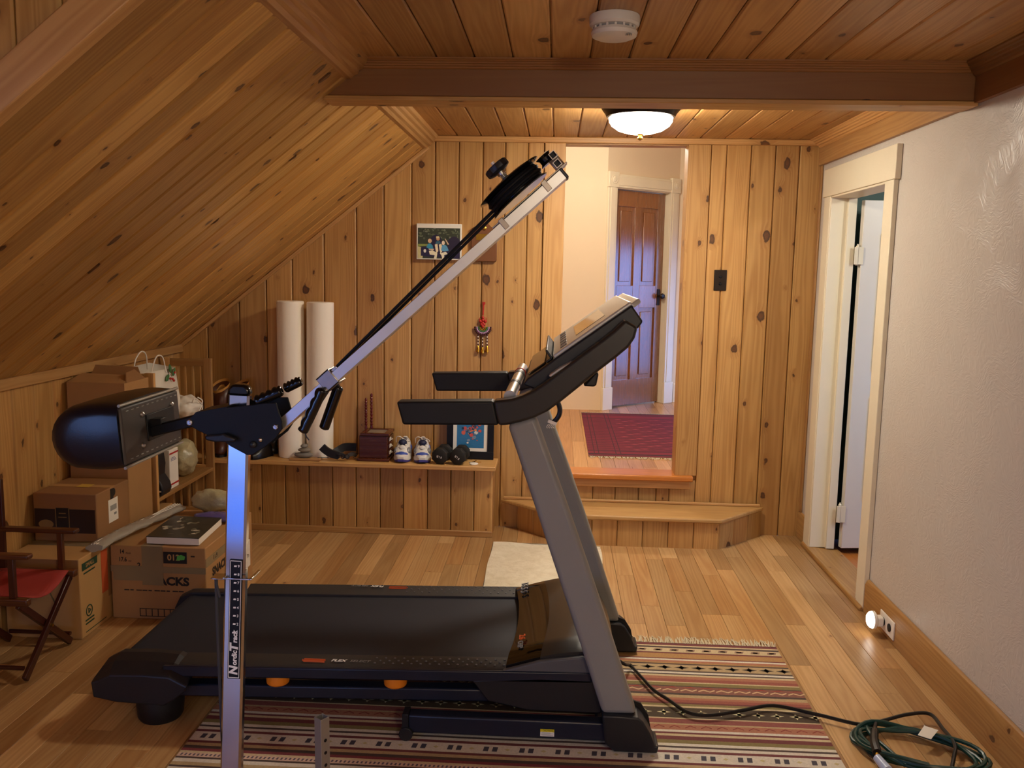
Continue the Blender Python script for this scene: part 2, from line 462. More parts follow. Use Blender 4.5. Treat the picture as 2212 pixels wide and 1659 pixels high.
# sloped ceiling boards running up the rafters
th = math.atan(SLM); ul = Vector((math.cos(th), 0, math.sin(th))); nn = Vector((math.sin(th), 0, -math.cos(th)))
b = MB(); y = 1.9; L = 1.49 / math.cos(th)
while y < BY - .01:
    b.plank((KX, 0, 1.026), ul, (0, 1, 0), nn, y, min(y + .125, BY), (0, L), (0, L), .018, .007, .0036)
    y += .125
O = Vector((KX, 0, 1.026)) - nn * .02
q = [O - ul * .1, O + ul * (L + .02)]
b.add([(p.x, yy, p.z) for p in q for yy in (1.9, BY + .1)] + [(p.x - nn.x * .05, yy, p.z - nn.z * .05) for p in q for yy in (1.9, BY + .1)],
      [(0, 1, 3, 2), (4, 6, 7, 5), (0, 2, 6, 4), (1, 5, 7, 3)], None)
struct(b.build('wall_left_slope', PINE_S, smooth=False))

# flat ceiling
b = MB(); x = -.44 - .1335 * 3
while x < RX - .02:
    b.plank((0, 0, CZ), (0, 1, 0), (1, 0, 0), (0, 0, -1), x, min(x + .1335, RX), (FY, BY), (FY, BY), .015, .005, .0016)
    x += .1335
x = -.8405
while x > -2.3:
    b.plank((0, 0, CZ), (0, 1, 0), (1, 0, 0), (0, 0, -1), x - .1335, x, (FY, 1.92), (FY, 1.92), .015, .005, .0016)
    x -= .1335
b.box((-2.5, FY, CZ + .016), (1.6, 1.95, CZ + .1)); b.box((-.86, 1.95, CZ + .016), (1.6, BY + .1, CZ + .1))
struct(b.build('ceiling', PINE_C, smooth=False))

# knee wall under the slope, dormer cheek and dormer wall towards the camera
b = MB(); y = 1.9
while y < BY - .01:
    b.plank((KX, 0, 0), (0, 0, 1), (0, 1, 0), (1, 0, 0), y, min(y + .15, BY), (0, 1.03), (0, 1.03), .016, .005, .0015); y += .15
b.box((KX - .06, 1.9, 0), (KX - .017, BY, 1.03))
struct(b.build('wall_left', PINE, smooth=False))
b = MB(); x = -.75 + .0
while x > KX:
    xa = max(x - .105, KX)
    b.plank((0, 1.9, 0), (0, 0, 1), (1, 0, 0), (0, -1, 0), xa, x, (zs(xa) + .012, CZ), (zs(x) + .012, CZ), .012, .005, .0015); x -= .105
b.prism([(KX - .05, zs(KX)), (-.70, zs(-.70)), (-.70, CZ), (KX - .05, CZ)], XZ, (1.9135, 1.95))
struct(b.build('wall_dormer', PINE_S, smooth=False))
O = Vector((KX, 0, 1.026))
b = MB()
p0 = O - ul * .05 + nn * .004; p1 = O + ul * (L - .04) + nn * .004; w = -nn * .085
b.add([(p.x, yy, p.z) for yy in (1.874, 1.918) for p in (p0, p1, p1 + w, p0 + w)], [(0, 1, 2, 3), (4, 7, 6, 5), (0, 4, 5, 1), (3, 2, 6, 7), (0, 3, 7, 4), (1, 5, 6, 2)],
      [[(0, 0), (1.8, 0), (1.8, .09), (0, .09)]] * 6, 0, (.3, .6, .5))
struct(b.build('trim_1', PINE_T, bevel=.004))
def wall_x(name, x0, x1, y0, y1, z0, z1, op, m):
    oy0, oy1, oz0, oz1 = op
    b = MB()
    b.box((x0, y0, z0), (x1, oy0, z1)); b.box((x0, oy1, z0), (x1, y1, z1)); b.box((x0, oy0, z0), (x1, oy1, oz0)); b.box((x0, oy0, oz1), (x1, oy1, z1))
    return struct(b.build(name, m, smooth=False))
wall_x('wall_left_dormer', KX - .1, KX, FY, 1.95, 0, CZ, (-1.1, .4, .95, 1.9), PINE)
b = MB(); b.box((-2.3, FY - .1, 0), (-2.12, FY, CZ + .05)); b.box((-1.3, FY - .1, 0), (1.6, FY, CZ + .05)); b.box((-2.12, FY - .1, 0), (-1.3, FY, .12)); b.box((-2.12, FY - .1, .85), (-1.3, FY, CZ + .05)); struct(b.build('wall_front', PLASTER, smooth=False))
def wframe(name, fr, a0, a1, z0, z1, t0, t1, m=TRIMP):
    b = MB()
    for p in ([(a0 - .07, z0 - .07), (a1 + .07, z0 - .07), (a1 + .07, z0 + .02), (a0 - .07, z0 + .02)], [(a0 - .07, z1 - .02), (a1 + .07, z1 - .02), (a1 + .07, z1 + .07), (a0 - .07, z1 + .07)],
              [(a0 - .07, z0), (a0 + .02, z0), (a0 + .02, z1), (a0 - .07, z1)], [(a1 - .02, z0), (a1 + .07, z0), (a1 + .07, z1), (a1 - .02, z1)],
              [(a0, (z0 + z1) / 2 - .02), (a1, (z0 + z1) / 2 - .02), (a1, (z0 + z1) / 2 + .02), (a0, (z0 + z1) / 2 + .02)]):
        b.prism(p, fr, (t0, t1))
    return struct(b.build(name, m, bevel=.003))
wframe('window_1', YZ, -1.1, .4, .95, 1.9, KX - .03, KX + .018)

wframe('window_4', XZ, -2.12, -1.3, .12, .85, FY - .03, FY + .018)

# right-hand plaster wall with its door opening
b = MB()
b.prism([(FY, 0), (3.96, 0), (3.96, 1.92), (4.76, 1.92), (4.76, 0), (BY + .02, 0), (BY + .02, CZ + .05), (FY, CZ + .05)], YZ, (RX, 1.54))
struct(b.build('wall_right', PLASTER, smooth=False))

# beam across the ceiling
b = MB(); b.box((-.875, 3.195, 2.098), (RX, 3.30, CZ)); 
struct(b.build('trim_2', PINE_B, bevel=.004))
b = MB(); b.box((-.845, 3.188, 2.082), (RX - .005, 3.306, 2.0985))
struct(b.build('trim_3', PINE, bevel=.003))
def ridged(a, bq, w, h):   # stepped crown profile in the (a,b) corner, w along a, h along b (signed)
    return [(a, bq), (a + w, bq), (a + w, bq + h * .12), (a + w * .86, bq + h * .2), (a + w * .8, bq + h * .3), (a + w * .66, bq + h * .36), (a + w * .6, bq + h * .5), (a + w * .46, bq + h * .56), (a + w * .4, bq + h * .7), (a + w * .26, bq + h * .76), (a + w * .2, bq + h * .9), (a + w * .08, bq + h), (a, bq + h)]
b = MB(); b.prism(ridged(3.195, CZ, -.035, -.034), YZ, (-.74, 1.40)); struct(b.build('trim_4', PINE_B, smooth=False))
# crowns: slope edge, gable wall, right wall frieze
b = MB(); b.prism([(-.80, 2.15), (-.745, 2.155), (-.735, 2.166), (-.722, 2.172), (-.716, 2.184), (-.704, 2.190), (-.698, 2.202), (-.686, 2.208), (-.68, CZ), (-.80, CZ)], XZ, (1.9, 3.19)); b.prism([(-.80, 2.15), (-.745, 2.155), (-.735, 2.166), (-.722, 2.172), (-.716, 2.184), (-.704, 2.190), (-.698, 2.202), (-.686, 2.208), (-.68, CZ), (-.80, CZ)], XZ, (3.305, BY))
struct(b.build('trim_5', PINE_T, smooth=False))
b = MB(); b.box((-.78, BY - .022, 2.192), (RX, BY - .001, CZ))
struct(b.build('trim_6', PINE_T, bevel=.005))
b = MB(); b.box((RX - .02, FY, 2.092), (RX - .0005, 3.19, CZ)); b.prism(ridged(RX - .018, CZ, -.05, -.045), XZ, (FY, 3.19))
struct(b.build('trim_7', PINE_B, smooth=False))
b = MB(); b.box((RX - .02, 3.306, 2.088), (RX - .0005, BY - .001, CZ)); b.prism(ridged(RX - .018, CZ, -.06, -.045), XZ, (3.306, BY - .02))
struct(b.build('trim_8', PINE_T, smooth=False))
# top rail of the knee wall
b = MB(); b.box((KX, 1.9, .985), (KX + .022, BY, 1.032)); struct(b.build('trim_9', PINE_T, bevel=.003))
# small cove along the foot of the slope on the gable wall
b = MB(); p0 = Vector((KX, 0, 1.026)) ; b.T = None
q0 = p0 + nn * .001; q1 = p0 + ul * (L - .06) + nn * .001; w = nn * .022
b.add([(p.x, yy, p.z) for yy in (BY - .02, BY - .0005) for p in (q0, q1, q1 + w, q0 + w)], [(0, 1, 2, 3), (4, 7, 6, 5), (0, 4, 5, 1), (3, 2, 6, 7), (0, 3, 7, 4), (1, 5, 6, 2)],
      [[(0, 0), (1.8, 0), (1.8, .03), (0, .03)]] * 6, 0, (.2, .6, .5))
struct(b.build('trim_10', PINE_T, bevel=.004))
# doorway boards, sill
b = MB(); b.box((-.085, BY - .016, .34), (.03, BY + .12, 2.192)); struct(b.build('trim_11', PINE_T, bevel=.003))
b = MB(); b.box((.70, BY - .016, .34), (.823, BY + .12, 2.192)); struct(b.build('trim_12', PINE, bevel=.003))
b = MB(); b.box((-.13, BY - .05, .31), (.803, BY + .13, .342)); struct(b.build('trim_13', SILLW, bevel=.008, seg=3))
b = MB(); b.box((-.13, BY - .025, .262), (.79, BY - .001, .309)); struct(b.build('trim_14', PINE_T, bevel=.004))
# vertical corner board and baseboards on the right
b = MB(); b.box((RX - .012, BY - .035, .15), (RX - .0005, BY - .0005, 2.088)); struct(b.build('trim_15', PINE_T, bevel=.003))
for nm, y0, y1 in (('baseboard_right', FY, 3.868), ('baseboard_back', 4.845, BY - .001)):
    b = MB(); b.prism([(RX - .0005, 0), (RX - .02, 0), (RX - .02, .128), (RX - .012, .148), (RX - .0005, .152)], XZ, (y0, y1)); struct(b.build(nm, PINE if y0 > 0 else PINE, bevel=.003))
# threshold of the right door
b = MB(); b.prism([(RX - .035, 0), (1.57, 0), (1.57, .012), (RX + .0, .02), (RX - .028, .02), (RX - .035, .012)], XZ, (3.872, 4.84)); struct(b.build('trim_16', PINE, bevel=.003))

# painted casing and jamb of the right door, and its white panelled leaf
b = MB()
b.box((RX - .022, 4.745, .012), (RX - .0005, 4.845, 1.905)); b.box((RX - .022, 3.87, .012), (RX - .0005, 3.968, 1.905)); b.box((RX - .026, 3.85, 1.905), (RX - .0005, 4.865, 2.05))
b.box((RX - .018, 4.735, .02), (1.542, 4.7605, 1.92)); b.box((RX - .018, 3.9595, .02), (1.542, 3.985, 1.92)); b.box((RX - .018, 3.96, 1.895), (1.542, 4.76, 1.9205))
b.box((1.495, 4.715, .02), (1.54, 4.74, 1.895))
struct(b.build('trim_17', TRIMP, bevel=.003))
D2 = struct(thing('door_2', 'white panelled door standing open inside the right-hand casing', 'door', (1.57, 4.71, 0)))
fr = Matrix.Translation((1.572, 4.70, 0)) @ Matrix.Rotation(math.radians(7), 4, 'Z')
b = MB(); b.T = fr; b.box((0, 0, .03), (.74, .036, 1.885)); b.build('door_leaf', WHITEP, D2, bevel=.003)
for z0, z1 in ((.30, .86), (1.0, 1.72)):
    b = MB(); b.T = fr
    for p in ([(.10, z0), (.64, z0), (.61, z0 + .03), (.13, z0 + .03)], [(.10, z1), (.64, z1), (.61, z1 - .03), (.13, z1 - .03)], [(.10, z0), (.13, z0 + .03), (.13, z1 - .03), (.10, z1)], [(.64, z0), (.61, z0 + .03), (.61, z1 - .03), (.64, z1)]):
        b.prism(p, XZ, (-.009, .001))
    b.build('panel_moulding', WHITEP, D2, bevel=.003)
for z in (.22, 1.60):
    b = MB(); b.lathe([(.006, -.05), (.008, -.05), (.008, .05), (.004, .055), (.004, .06)], (1.555, 4.712, z), n=10)
    b.box((1.536, 4.694, z - .045), (1.554, 4.70, z + .045)); b.box((1.556, 4.6965, z - .045), (1.582, 4.6995, z + .045))
    b.build('hinge', TRIMP, D2)
# side room behind that door
b = MB(); b.box((1.54, 2.6, -.1), (3.3, 5.0, -.004)); struct(b.build('floor_side', SILLW))
b = MB(); b.box((1.54, 4.96, 0), (3.4, 5.04, 2.4)); b.box((1.54, 2.5, 0), (3.4, 2.6, 2.4)); b.box((1.54, 2.5, 2.3), (3.4, 5.0, 2.4)); struct(b.build('wall_side_room', TEAL))
wall_x('wall_side_far', 3.3, 3.4, 2.5, 5.04, 0, 2.4, (3.0, 4.2, .8, 1.9), TEAL)
wframe('window_2', YZ, 3.0, 4.2, .8, 1.9, 3.28, 3.33)

# ------------------------------------------------------------------ hall beyond the opening (floor a step higher)
HF = .335
b = MB(); x = -1.2
while x < 2.1:
    y = BY + .12 - RND.uniform(0, 1.)
    while y < 9.:
        LL = RND.uniform(.6, 1.8); ya, yb = max(y, BY + .125), min(y + LL, 9.) - .0012
        if yb > ya: b.plank((0, 0, HF), (0, 1, 0), (1, 0, 0), (0, 0, 1), x, x + .083, (ya, yb), (ya, yb), .012, .001, .0004)
        y += LL
    x += .083
b.box((-1.25, BY + .12, HF - .08), (2.1, 9., HF - .013)); struct(b.build('floor_hall', FLOOR_H, smooth=False))
A0, A1 = Vector((.389, 7.333, HF)), Vector((1.045, 7.90, HF))
dA = (A1 - A0).normalized(); nA = Vector((dA.y, -dA.x, 0)); LA = (A1 - A0).length
def WA(a, c, t): p = A0 + dA * a + nA * t; return (p.x, p.y, c)
b = MB(); b.box((-1.2, 7.333, HF), (.389, 7.45, 2.6)); b.box((1.045, 7.90, HF), (2.0, 8.0, 2.6)); struct(b.build('wall_hall', CREAM))
b = MB(); b.prism([(.0, HF), (.09, HF), (.09, 2.185), (.78, 2.185), (.78, HF), (LA, HF), (LA, 2.6), (0, 2.6)], WA, (-.1, 0)); b.prism([(-.2, HF - .02), (LA + .2, HF - .02), (LA + .2, 2.6), (-.2, 2.6)], WA, (-.36, -.3)); struct(b.build('wall_hall_angled', CREAM))
b = MB(); b.box((-1.3, BY + .12, HF), (-1.2, 8., 2.6)); struct(b.build('wall_hall_left', CREAM))
wall_x('wall_hall_right', 1.9, 2.0, BY + .12, 8.0, HF, 2.6, (6.7, 7.8, .5, 1.75), CREAM)
wframe('window_3', YZ, 6.7, 7.8, .5, 1.75, 1.88, 1.94)
b = MB(); b.box((-1.3, BY + .1, 2.6), (2.0, 8.0, 2.7)); b.box((-1.3, BY + .12, 2.4), (2.0, BY + .2, 2.7)); struct(b.build('ceiling_hall', CREAM))
b = MB(); b.box((-1.3, BY + .121, HF), (.02, BY + .16, 2.4)); b.box((.71, BY + .121, HF), (2.0, BY + .16, 2.4)); b.box((.02, BY + .121, 2.2), (.71, BY + .16, 2.4)); struct(b.build('wall_hall_near', CREAM))
# casing with corner blocks
b = MB()
for a0 in (.0, .75):
    b.prism([(a0, HF + .19), (a0 + .1, HF + .19), (a0 + .1, 2.175), (a0, 2.175)], WA, (0, .02)); b.prism([(a0 + .02, HF + .19), (a0 + .08, HF + .19), (a0 + .08, 2.175), (a0 + .02, 2.175)], WA, (.02, .026))
    b.prism([(a0 - .006, HF), (a0 + .106, HF), (a0 + .106, HF + .19), (a0 - .006, HF + .19)], WA, (0, .03))
    b.prism([(a0 - .006, 2.175), (a0 + .106, 2.175), (a0 + .106, 2.30), (a0 - .006, 2.30)], WA, (0, .03))
    p = A0 + dA * (a0 + .05) + nA * .03
    b.lathe([(.036, 0), (.036, .006), (.028, .004), (.022, .004), (.018, .009), (.006, .01)], (p.x, p.y, 2.238), nA, 20)
b.prism([(.1, 2.178), (.75, 2.178), (.75, 2.285), (.1, 2.285)], WA, (0, .02)); b.prism([(.1, 2.195), (.75, 2.195), (.75, 2.268), (.1, 2.268)], WA, (.02, .026))
b.prism([(.075, HF), (.1, HF), (.1, 2.185), (.075, 2.185)], WA, (-.09, .001)); b.prism([(.75, HF), (.775, HF), (.775, 2.185), (.75, 2.185)], WA, (-.09, .001)); b.prism([(.1, 2.17), (.75, 2.17), (.75, 2.186), (.1, 2.186)], WA, (-.09, .001))
struct(b.build('trim_18', TRIMP, bevel=.003))
b = MB(); b.box((1.06, 7.884, HF), (1.9, 7.899, HF + .17)); struct(b.build('baseboard_hall', TRIMP, bevel=.003))
D1 = struct(thing('door_1', 'old varnished wooden four-panel door at the end of the hall', 'door', (.85, 7.75, HF)))
def WD(a, c, t): return WA(a, c, t - .05)
b = MB()
z0, z1, zl = HF + .012, 2.165, HF + .92
for p in ([(.102, z0), (.185, z0), (.185, z1), (.102, z1)], [(.665, z0), (.748, z0), (.748, z1), (.665, z1)], [(.385, z0 + .22), (.465, z0 + .22), (.465, z1 - .13), (.385, z1 - .13)],
          [(.185, z0), (.665, z0), (.665, z0 + .22), (.185, z0 + .22)], [(.185, zl - .07), (.385, zl - .07), (.385, zl + .12), (.185, zl + .12)], [(.465, zl - .07), (.665, zl - .07), (.665, zl + .12), (.465, zl + .12)], [(.185, z1 - .13), (.665, z1 - .13), (.665, z1), (.185, z1)]):
    b.prism(p, WD, (-.035, 0))
b.prism([(.18, z0 + .21), (.67, z0 + .21), (.67, z1 - .12), (.18, z1 - .12)], WD, (-.03, -.015))
b.build('door_leaf', DOORW, D1, bevel=.002)
for a0, a1 in ((.185, .385), (.465, .665)):
    for c0, c1 in ((z0 + .22, zl - .07), (zl + .12, z1 - .13)):
        b = MB(); b.prism([(a0 + .035, c0 + .035), (a1 - .035, c0 + .035), (a1 - .035, c1 - .035), (a0 + .035, c1 - .035)], WD, (-.015, -.006)); b.build('raised_panel', DOORW, D1, bevel=.005)
kp = Vector(WD(.705, zl + .03, 0))
b = MB(); b.prism([(.688, zl - .05), (.722, zl - .05), (.722, zl + .09), (.688, zl + .09)], WD, (0, .006)); b.lathe([(.008, 0), (.008, .03), (.02, .036), (.026, .05), (.02, .062), (.006, .066)], kp, nA, 18); b.build('door_knob', BRONZE, D1)


# ------------------------------------------------------------------ ceiling fittings
LP = thing('ceiling_lamp', 'lit flush dome lamp with bronze pan on the board ceiling', 'lamp', (.351, 4.036, CZ))
b = MB(); b.lathe([(.06, 0), (.176, 0), (.178, -.006), (.17, -.02), (.158, -.034), (.15, -.05), (.142, -.054), (.13, -.05), (.128, -.03)], (.351, 4.036, CZ - .0005), n=40); b.build('lamp_pan', BRONZE, LP)
GLOW = emis('lit frosted glass', (1., .90, .74, 1), 128.)
b = MB(); b.lathe([(.127, -.046), (.141, -.055), (.139, -.07), (.127, -.088), (.10, -.106), (.06, -.118), (.012, -.122)], (.351, 4.036, CZ), n=32); b.build('glass_bowl', GLOW, LP)
b = MB(); b.lathe([(.012, -.118), (.015, -.124), (.009, -.13), (.009, -.136), (.013, -.14), (.010, -.147), (.003, -.15)], (.351, 4.036, CZ), n=16); b.build('finial', GOLD, LP)
SD = thing('smoke_detector', 'round white smoke detector on the ceiling before the beam', 'smoke detector', (.146, 2.656, CZ))
b = MB(); b.lathe([(.02, 0), (.072, 0), (.073, -.004), (.072, -.024), (.066, -.03), (.06, -.031)], (.146, 2.656, CZ - .0005), n=40); b.build('mounting_base', PAINTW, SD)
b = MB(); b.lathe([(.058, -.028), (.058, -.04)], (.146, 2.656, CZ), n=40); b.build('vent_ring', GREYT, SD)
b = MB()
for i in range(16):
    q = 2*PI*i/16; b.T = Matrix.Translation((.146, 2.656, CZ)) @ Matrix.Rotation(q, 4, 'Z'); b.box((.055, -.003, -.041), (.062, .003, -.028))
b.T = None; b.lathe([(.055, -.036), (.063, -.0385), (.067, -.046), (.064, -.056), (.05, -.062), (.02, -.064)], (.146, 2.656, CZ), n=40); b.build('cover', PAINTW, SD)
b = MB()
for i in range(4): b.box((.176 + i*.005, 2.605, CZ - .0625), (.1785 + i*.005, 2.618, CZ - .0595))
b.build('sounder_slots', GREYT, SD)

# ------------------------------------------------------------------ things on the gable wall
WY = BY - .001
SW = thing('light_switch', 'dark bronze push-button switch plate on the pine boards', 'light switch', (.905, WY, 1.44))
b = MB(); b.box((.873, WY - .006, 1.40), (.943, WY, 1.515)); b.build('plate', BRONZE, SW, bevel=.003)
for z in (1.438, 1.477):
    b = MB(); b.lathe([(.008, 0), (.008, .004), (.006, .006)], (.908, WY - .006, z), (0, -1, 0), 14); b.build('button', BLACK, SW)
# family snapshot on a block: flat colour shapes
PH = thing('mounted_photo', 'white-edged snapshot of three seated people mounted on a block', 'photo', (-.67, WY, 1.55))
px0, px1, pz0, pz1, PY = -.795, -.542, 1.543, 1.742, BY - .032
b = MB(); b.box((px0, PY, pz0), (px1, WY, pz1)); b.build('backing_block', PAPER, PH, bevel=.002)
def pic(fx, fz): return (px0 + (px1-px0)*fx, pz1 - (pz1-pz0)*fz)
b = MB(); cnt = [0]
def blob(poly, hexc):
    cnt[0] += 1; t = PY - .0003 - cnt[0]*.00004; c = sr(hexc)
    b.add([(pic(*p)[0], t, pic(*p)[1]) for p in poly], [list(range(len(poly)))], None, 0, c[:3])
def ell(cx, cz, rx, rz, hexc, n=12): blob([(cx+rx*math.cos(2*PI*i/n), cz+rz*math.sin(2*PI*i/n)) for i in range(n)], hexc)
blob([(.03, .12), (.97, .12), (.97, .97), (.03, .97)], '#39402f')
rr = random.Random(3)
for i in range(60): ell(rr.uniform(.06, .94), rr.uniform(.14, .42), rr.uniform(.01, .04), rr.uniform(.01, .035), rr.choice(['#5d664a', '#4b5540', '#6c7557', '#2c3426', '#77806a']), 7)
blob([(.03, .57), (.3, .57), (.3, .62), (.03, .64)], '#8f9a4e'); blob([(.03, .64), (.14, .66), (.14, .97), (.03, .97)], '#cfc58d')
blob([(.1, .66), (.5, .62), (.97, .64), (.97, .97), (.1, .9)], '#2b2440'); ell(.84, .58, .15, .23, '#2a2438', 20); ell(.44, .5, .13, .2, '#25203a')
blob([(.75, .74), (.9, .76), (.96, .8), (.8, .77)], '#6d6660')
ell(.30, .48, .045, .06, '#d9b58c'); blob([(.22, .66), (.26, .56), (.31, .55), (.36, .6), (.38, .7), (.3, .72)], '#3f93b0'); blob([(.28, .7), (.4, .7), (.38, .74), (.28, .73)], '#e0c09a')
blob([(.28, .76), (.36, .74), (.47, .82), (.45, .97), (.39, .97), (.41, .88), (.3, .86)], '#e8dfbf')
ell(.48, .42, .04, .05, '#c89a72'); ell(.475, .375, .04, .03, '#d9cf9a'); blob([(.42, .56), (.45, .48), (.52, .48), (.55, .56)], '#3c6678')
for x in (.45, .54): blob([(x-.04, .58), (x+.02, .56), (x+.04, .76), (x, .83), (x-.02, .74)], '#ecdcb8')
ell(.6, .53, .035, .06, '#f0dcc0'); blob([(.55, .74), (.57, .6), (.64, .58), (.69, .64), (.72, .74), (.62, .77)], '#5fa0c4'); blob([(.7, .58), (.63, .42), (.645, .41), (.73, .57)], '#d9c0a0')
blob([(.52, .82), (.66, .78), (.7, .84), (.62, .87), (.63, .98), (.58, .98), (.56, .88)], '#e9e0c2'); ell(.19, .76, .03, .05, '#e8e2cf')
b.build('picture', PRINT, PH, smooth=False)
PLQ = thing('wall_plaque', 'small brown wooden plaque behind the raised steel arm', 'plaque', (-.41, WY, 1.58))
b = MB(); b.prism([(-.487, 1.545), (-.48, 1.538), (-.35, 1.536), (-.343, 1.545), (-.343, 1.715), (-.375, 1.728), (-.395, 1.748), (-.43, 1.752), (-.455, 1.735), (-.487, 1.72)], XZ, (BY - .028, WY)); b.build('board', PLAQ, PLQ, bevel=.004)
b = MB(); b.lathe([(.012, 0), (.012, .003), (.008, .005)], (-.415, BY - .028, 1.722), (0, -1, 0), 18); b.build('medallion', GOLD, PLQ)
b = MB(); b.box((-.46, BY - .03, 1.655), (-.37, BY - .0275, 1.69)); b.build('nameplate', GOLD, PLQ)
# beaded hanging ornament
OR = thing('hanging_ornament', 'red and maroon beaded ornament with three gold bells on wall', 'ornament', (-.43, WY, 1.04))
ox, oy = -.416, BY - .012
b = MB(); b.tube([(ox + .003, oy, 1.305), (ox, oy, 1.235)], .004, 8); b.box((ox - .005, oy - .002, 1.295), (ox + .012, oy + .004, 1.31)); b.build('hanging_cord', REDT, OR)
b = MB()
for dx, dz in ((0, 0), (-.014, -.006), (.014, -.006), (0, -.016), (0, .014), (-.007, -.024), (.007, -.024), (0, -.034)): b.ball((ox + dx, oy - .003, 1.207 + dz), .0095, 10, 7)
b.tube(spline([(ox - .012, oy, 1.20), (ox - .022, oy, 1.214), (ox - .014, oy, 1.222)], 4), .0018, 6); b.tube(spline([(ox + .012, oy, 1.20), (ox + .022, oy, 1.214), (ox + .014, oy, 1.222)], 4), .0018, 6)
b.build('knot', REDT, OR)
for r, m, nm in ((.045, MAROON, 'outer_band'), (.034, LILAC, 'lilac_band'), (.024, GREENB, 'green_band'), (.015, GOLD, 'gold_band')):
    b = MB()
    for i in range(13):
        q = PI + PI * i / 12; b.ball((ox + r*math.cos(q)*1.0, oy - .002, 1.165 + r*math.sin(q)*.92), .0062 if r > .04 else .0052, 8, 6)
    b.build(nm, m, OR)
for dx, l in ((-.026, .075), (0, .088), (.026, .075)):
    z0 = 1.165 - math.sqrt(max(.045**2 - dx*dx, 0)) * .92 - .004
    b = MB()
    for i in range(7): b.ball((ox + dx, oy - .002, z0 - .006 - i*.009), .0038 if i % 2 else .0048, 8, 6, i % 2)
    st = b.build('bead_string', [MAROON, PAPER], OR)
    b = MB(); b.lathe([(.002, 0), (.005, -.006), (.010, -.024), (.0115, -.034), (.008, -.036), (.002, -.036), (.0035, -.042), (.001, -.046)], (ox + dx, oy - .002, z0 - .066), n=12); b.build('bell', GOLD, st)

# ------------------------------------------------------------------ outlet and night light on the right baseboard
OP = thing('outlet_plate', 'white outlet plate set in the right baseboard', 'outlet', (RX - .02, 3.58, .03))
b = MB(); b.box((RX - .026, 3.50, .022), (RX - .0195, 3.655, .098)); b.build('plate', IVORY, OP, bevel=.003)
for y in (3.545, 3.61):
    b = MB(); b.lathe([(.017, 0), (.017, .003), (.014, .004)], (RX - .026, y, .06), (-1, 0, 0), 20); b.build('socket', BLACK, OP)
NL = thing('night_light', 'glowing white plug-in night light in the baseboard outlet', 'night light', (RX - .03, 3.61, .03))
b = MB(); b.box((RX - .058, 3.590, .042), (RX - .0305, 3.634, .082)); b.build('plug_body', IVORY, NL, bevel=.006)
b = MB(); b.lathe([(.032, 0), (.037, .004), (.037, .014)], (RX - .0585, 3.615, .064), (-1, 0, 0), 24); b.build('rim', IVORY, NL)
b = MB(); b.lathe([(.0355, .013), (.034, .022), (.026, .03), (.008, .033)], (RX - .0585, 3.615, .064), (-1, 0, 0), 24); b.build('lens', emis('night light lens', (1., .93, .82, 1), 5.), NL)


# ------------------------------------------------------------------ treadmill
def zd(x): return .198 + .025 * (x + 1.35)
TM = thing('treadmill', 'black treadmill with grey uprights standing partly on the striped rug', 'treadmill', (-.6, 3.0, 0))
# walking belt wrapped round the rear roller
b = MB(); rows = []
for i in range(7):
    q = PI * 1.05 - i * PI * .62 / 6 ; rows.append((-1.395 + .045*math.cos(q), zd(-1.395) - .045 + .045*math.sin(q) - .001))
for i in range(14): x = -1.36 + 1.36 * i / 13; rows.append((x, zd(x) - .004))
vs = [(x, y, z) for x, z in rows for y in (2.745, 3.272)]
b.add(vs, [(2*i, 2*i+1, 2*i+3, 2*i+2) for i in range(len(rows)-1)])
b.build('walking_belt', BELT, TM)
for ya, yb, out in ((2.662, 2.740, -1), (3.277, 3.352, 1)):
    b = MB(); x0, x1 = -1.20, -.10
    def q(y, dz): return [(x0, y, zd(x0)+dz), (x1, y, zd(x1)+dz)]
    yo, yi = (ya, yb) if out < 0 else (yb, ya)
    up_ = .022 if out > 0 else 0.
    prof = [(yo, -.034), (yo, -.008 + up_), (yo - out*.01, -.001 + up_), (yi, .004), (yi, -.034)]
    b.loft([[(x, y, zd(x) + dz) for y, dz in prof] for x in (x0, -.65, x1)])
    r = b.build('foot_rail', RAILP, TM, bevel=.002)
    b = MB()
    for i in range(15):
        for j in range(3):
            x = -.56 + i * .030 + (.015 if j == 1 else 0); y = ya + .022 + j * .018
            b.lathe([(.0042, 0), (.003, .0018), (.0006, .0024)], (x, y, zd(x) + .0015 + .0025*(1-abs((y-yi)/(yo-yi))) + up_*abs((y-yi)/(yo-yi))), n=8)
    b.build('grip_dots', GREYP, r)
    f = out < 0
    rd, ud = ((1, 0, 0), (0, 1, 0)) if f else ((-1, 0, 0), (0, -1, 0))
    s = 1 if f else -1; xm = -.70 if f else -.66; tu = up_*.72; yy = (ya + yb) / 2 - s * .010
    b = MB()
    for dx0, dx1, dy in ((-.075, -.005, .006), (-.075, -.005, -.006), (-.080, -.076, 0)):
        b.box((xm + s*dx0 - s*.02, yy + dy - .0007, zd(xm)), (xm + s*dx1 - s*.02, yy + dy + .0007, zd(xm) + .0062 + tu))
    b.build('flex_stripes', ORNGP, r)
    text('flex_lettering', 'FLEX', .022, (xm + s*.02, yy, zd(xm) + .0062 + tu), rd, ud, WHITE, r, shear=.2, bold=.0006); text('select_lettering', 'SELECT', .020, (xm + s*.09, yy, zd(xm) + .0068 + tu), rd, ud, GREYT, r, shear=.2)
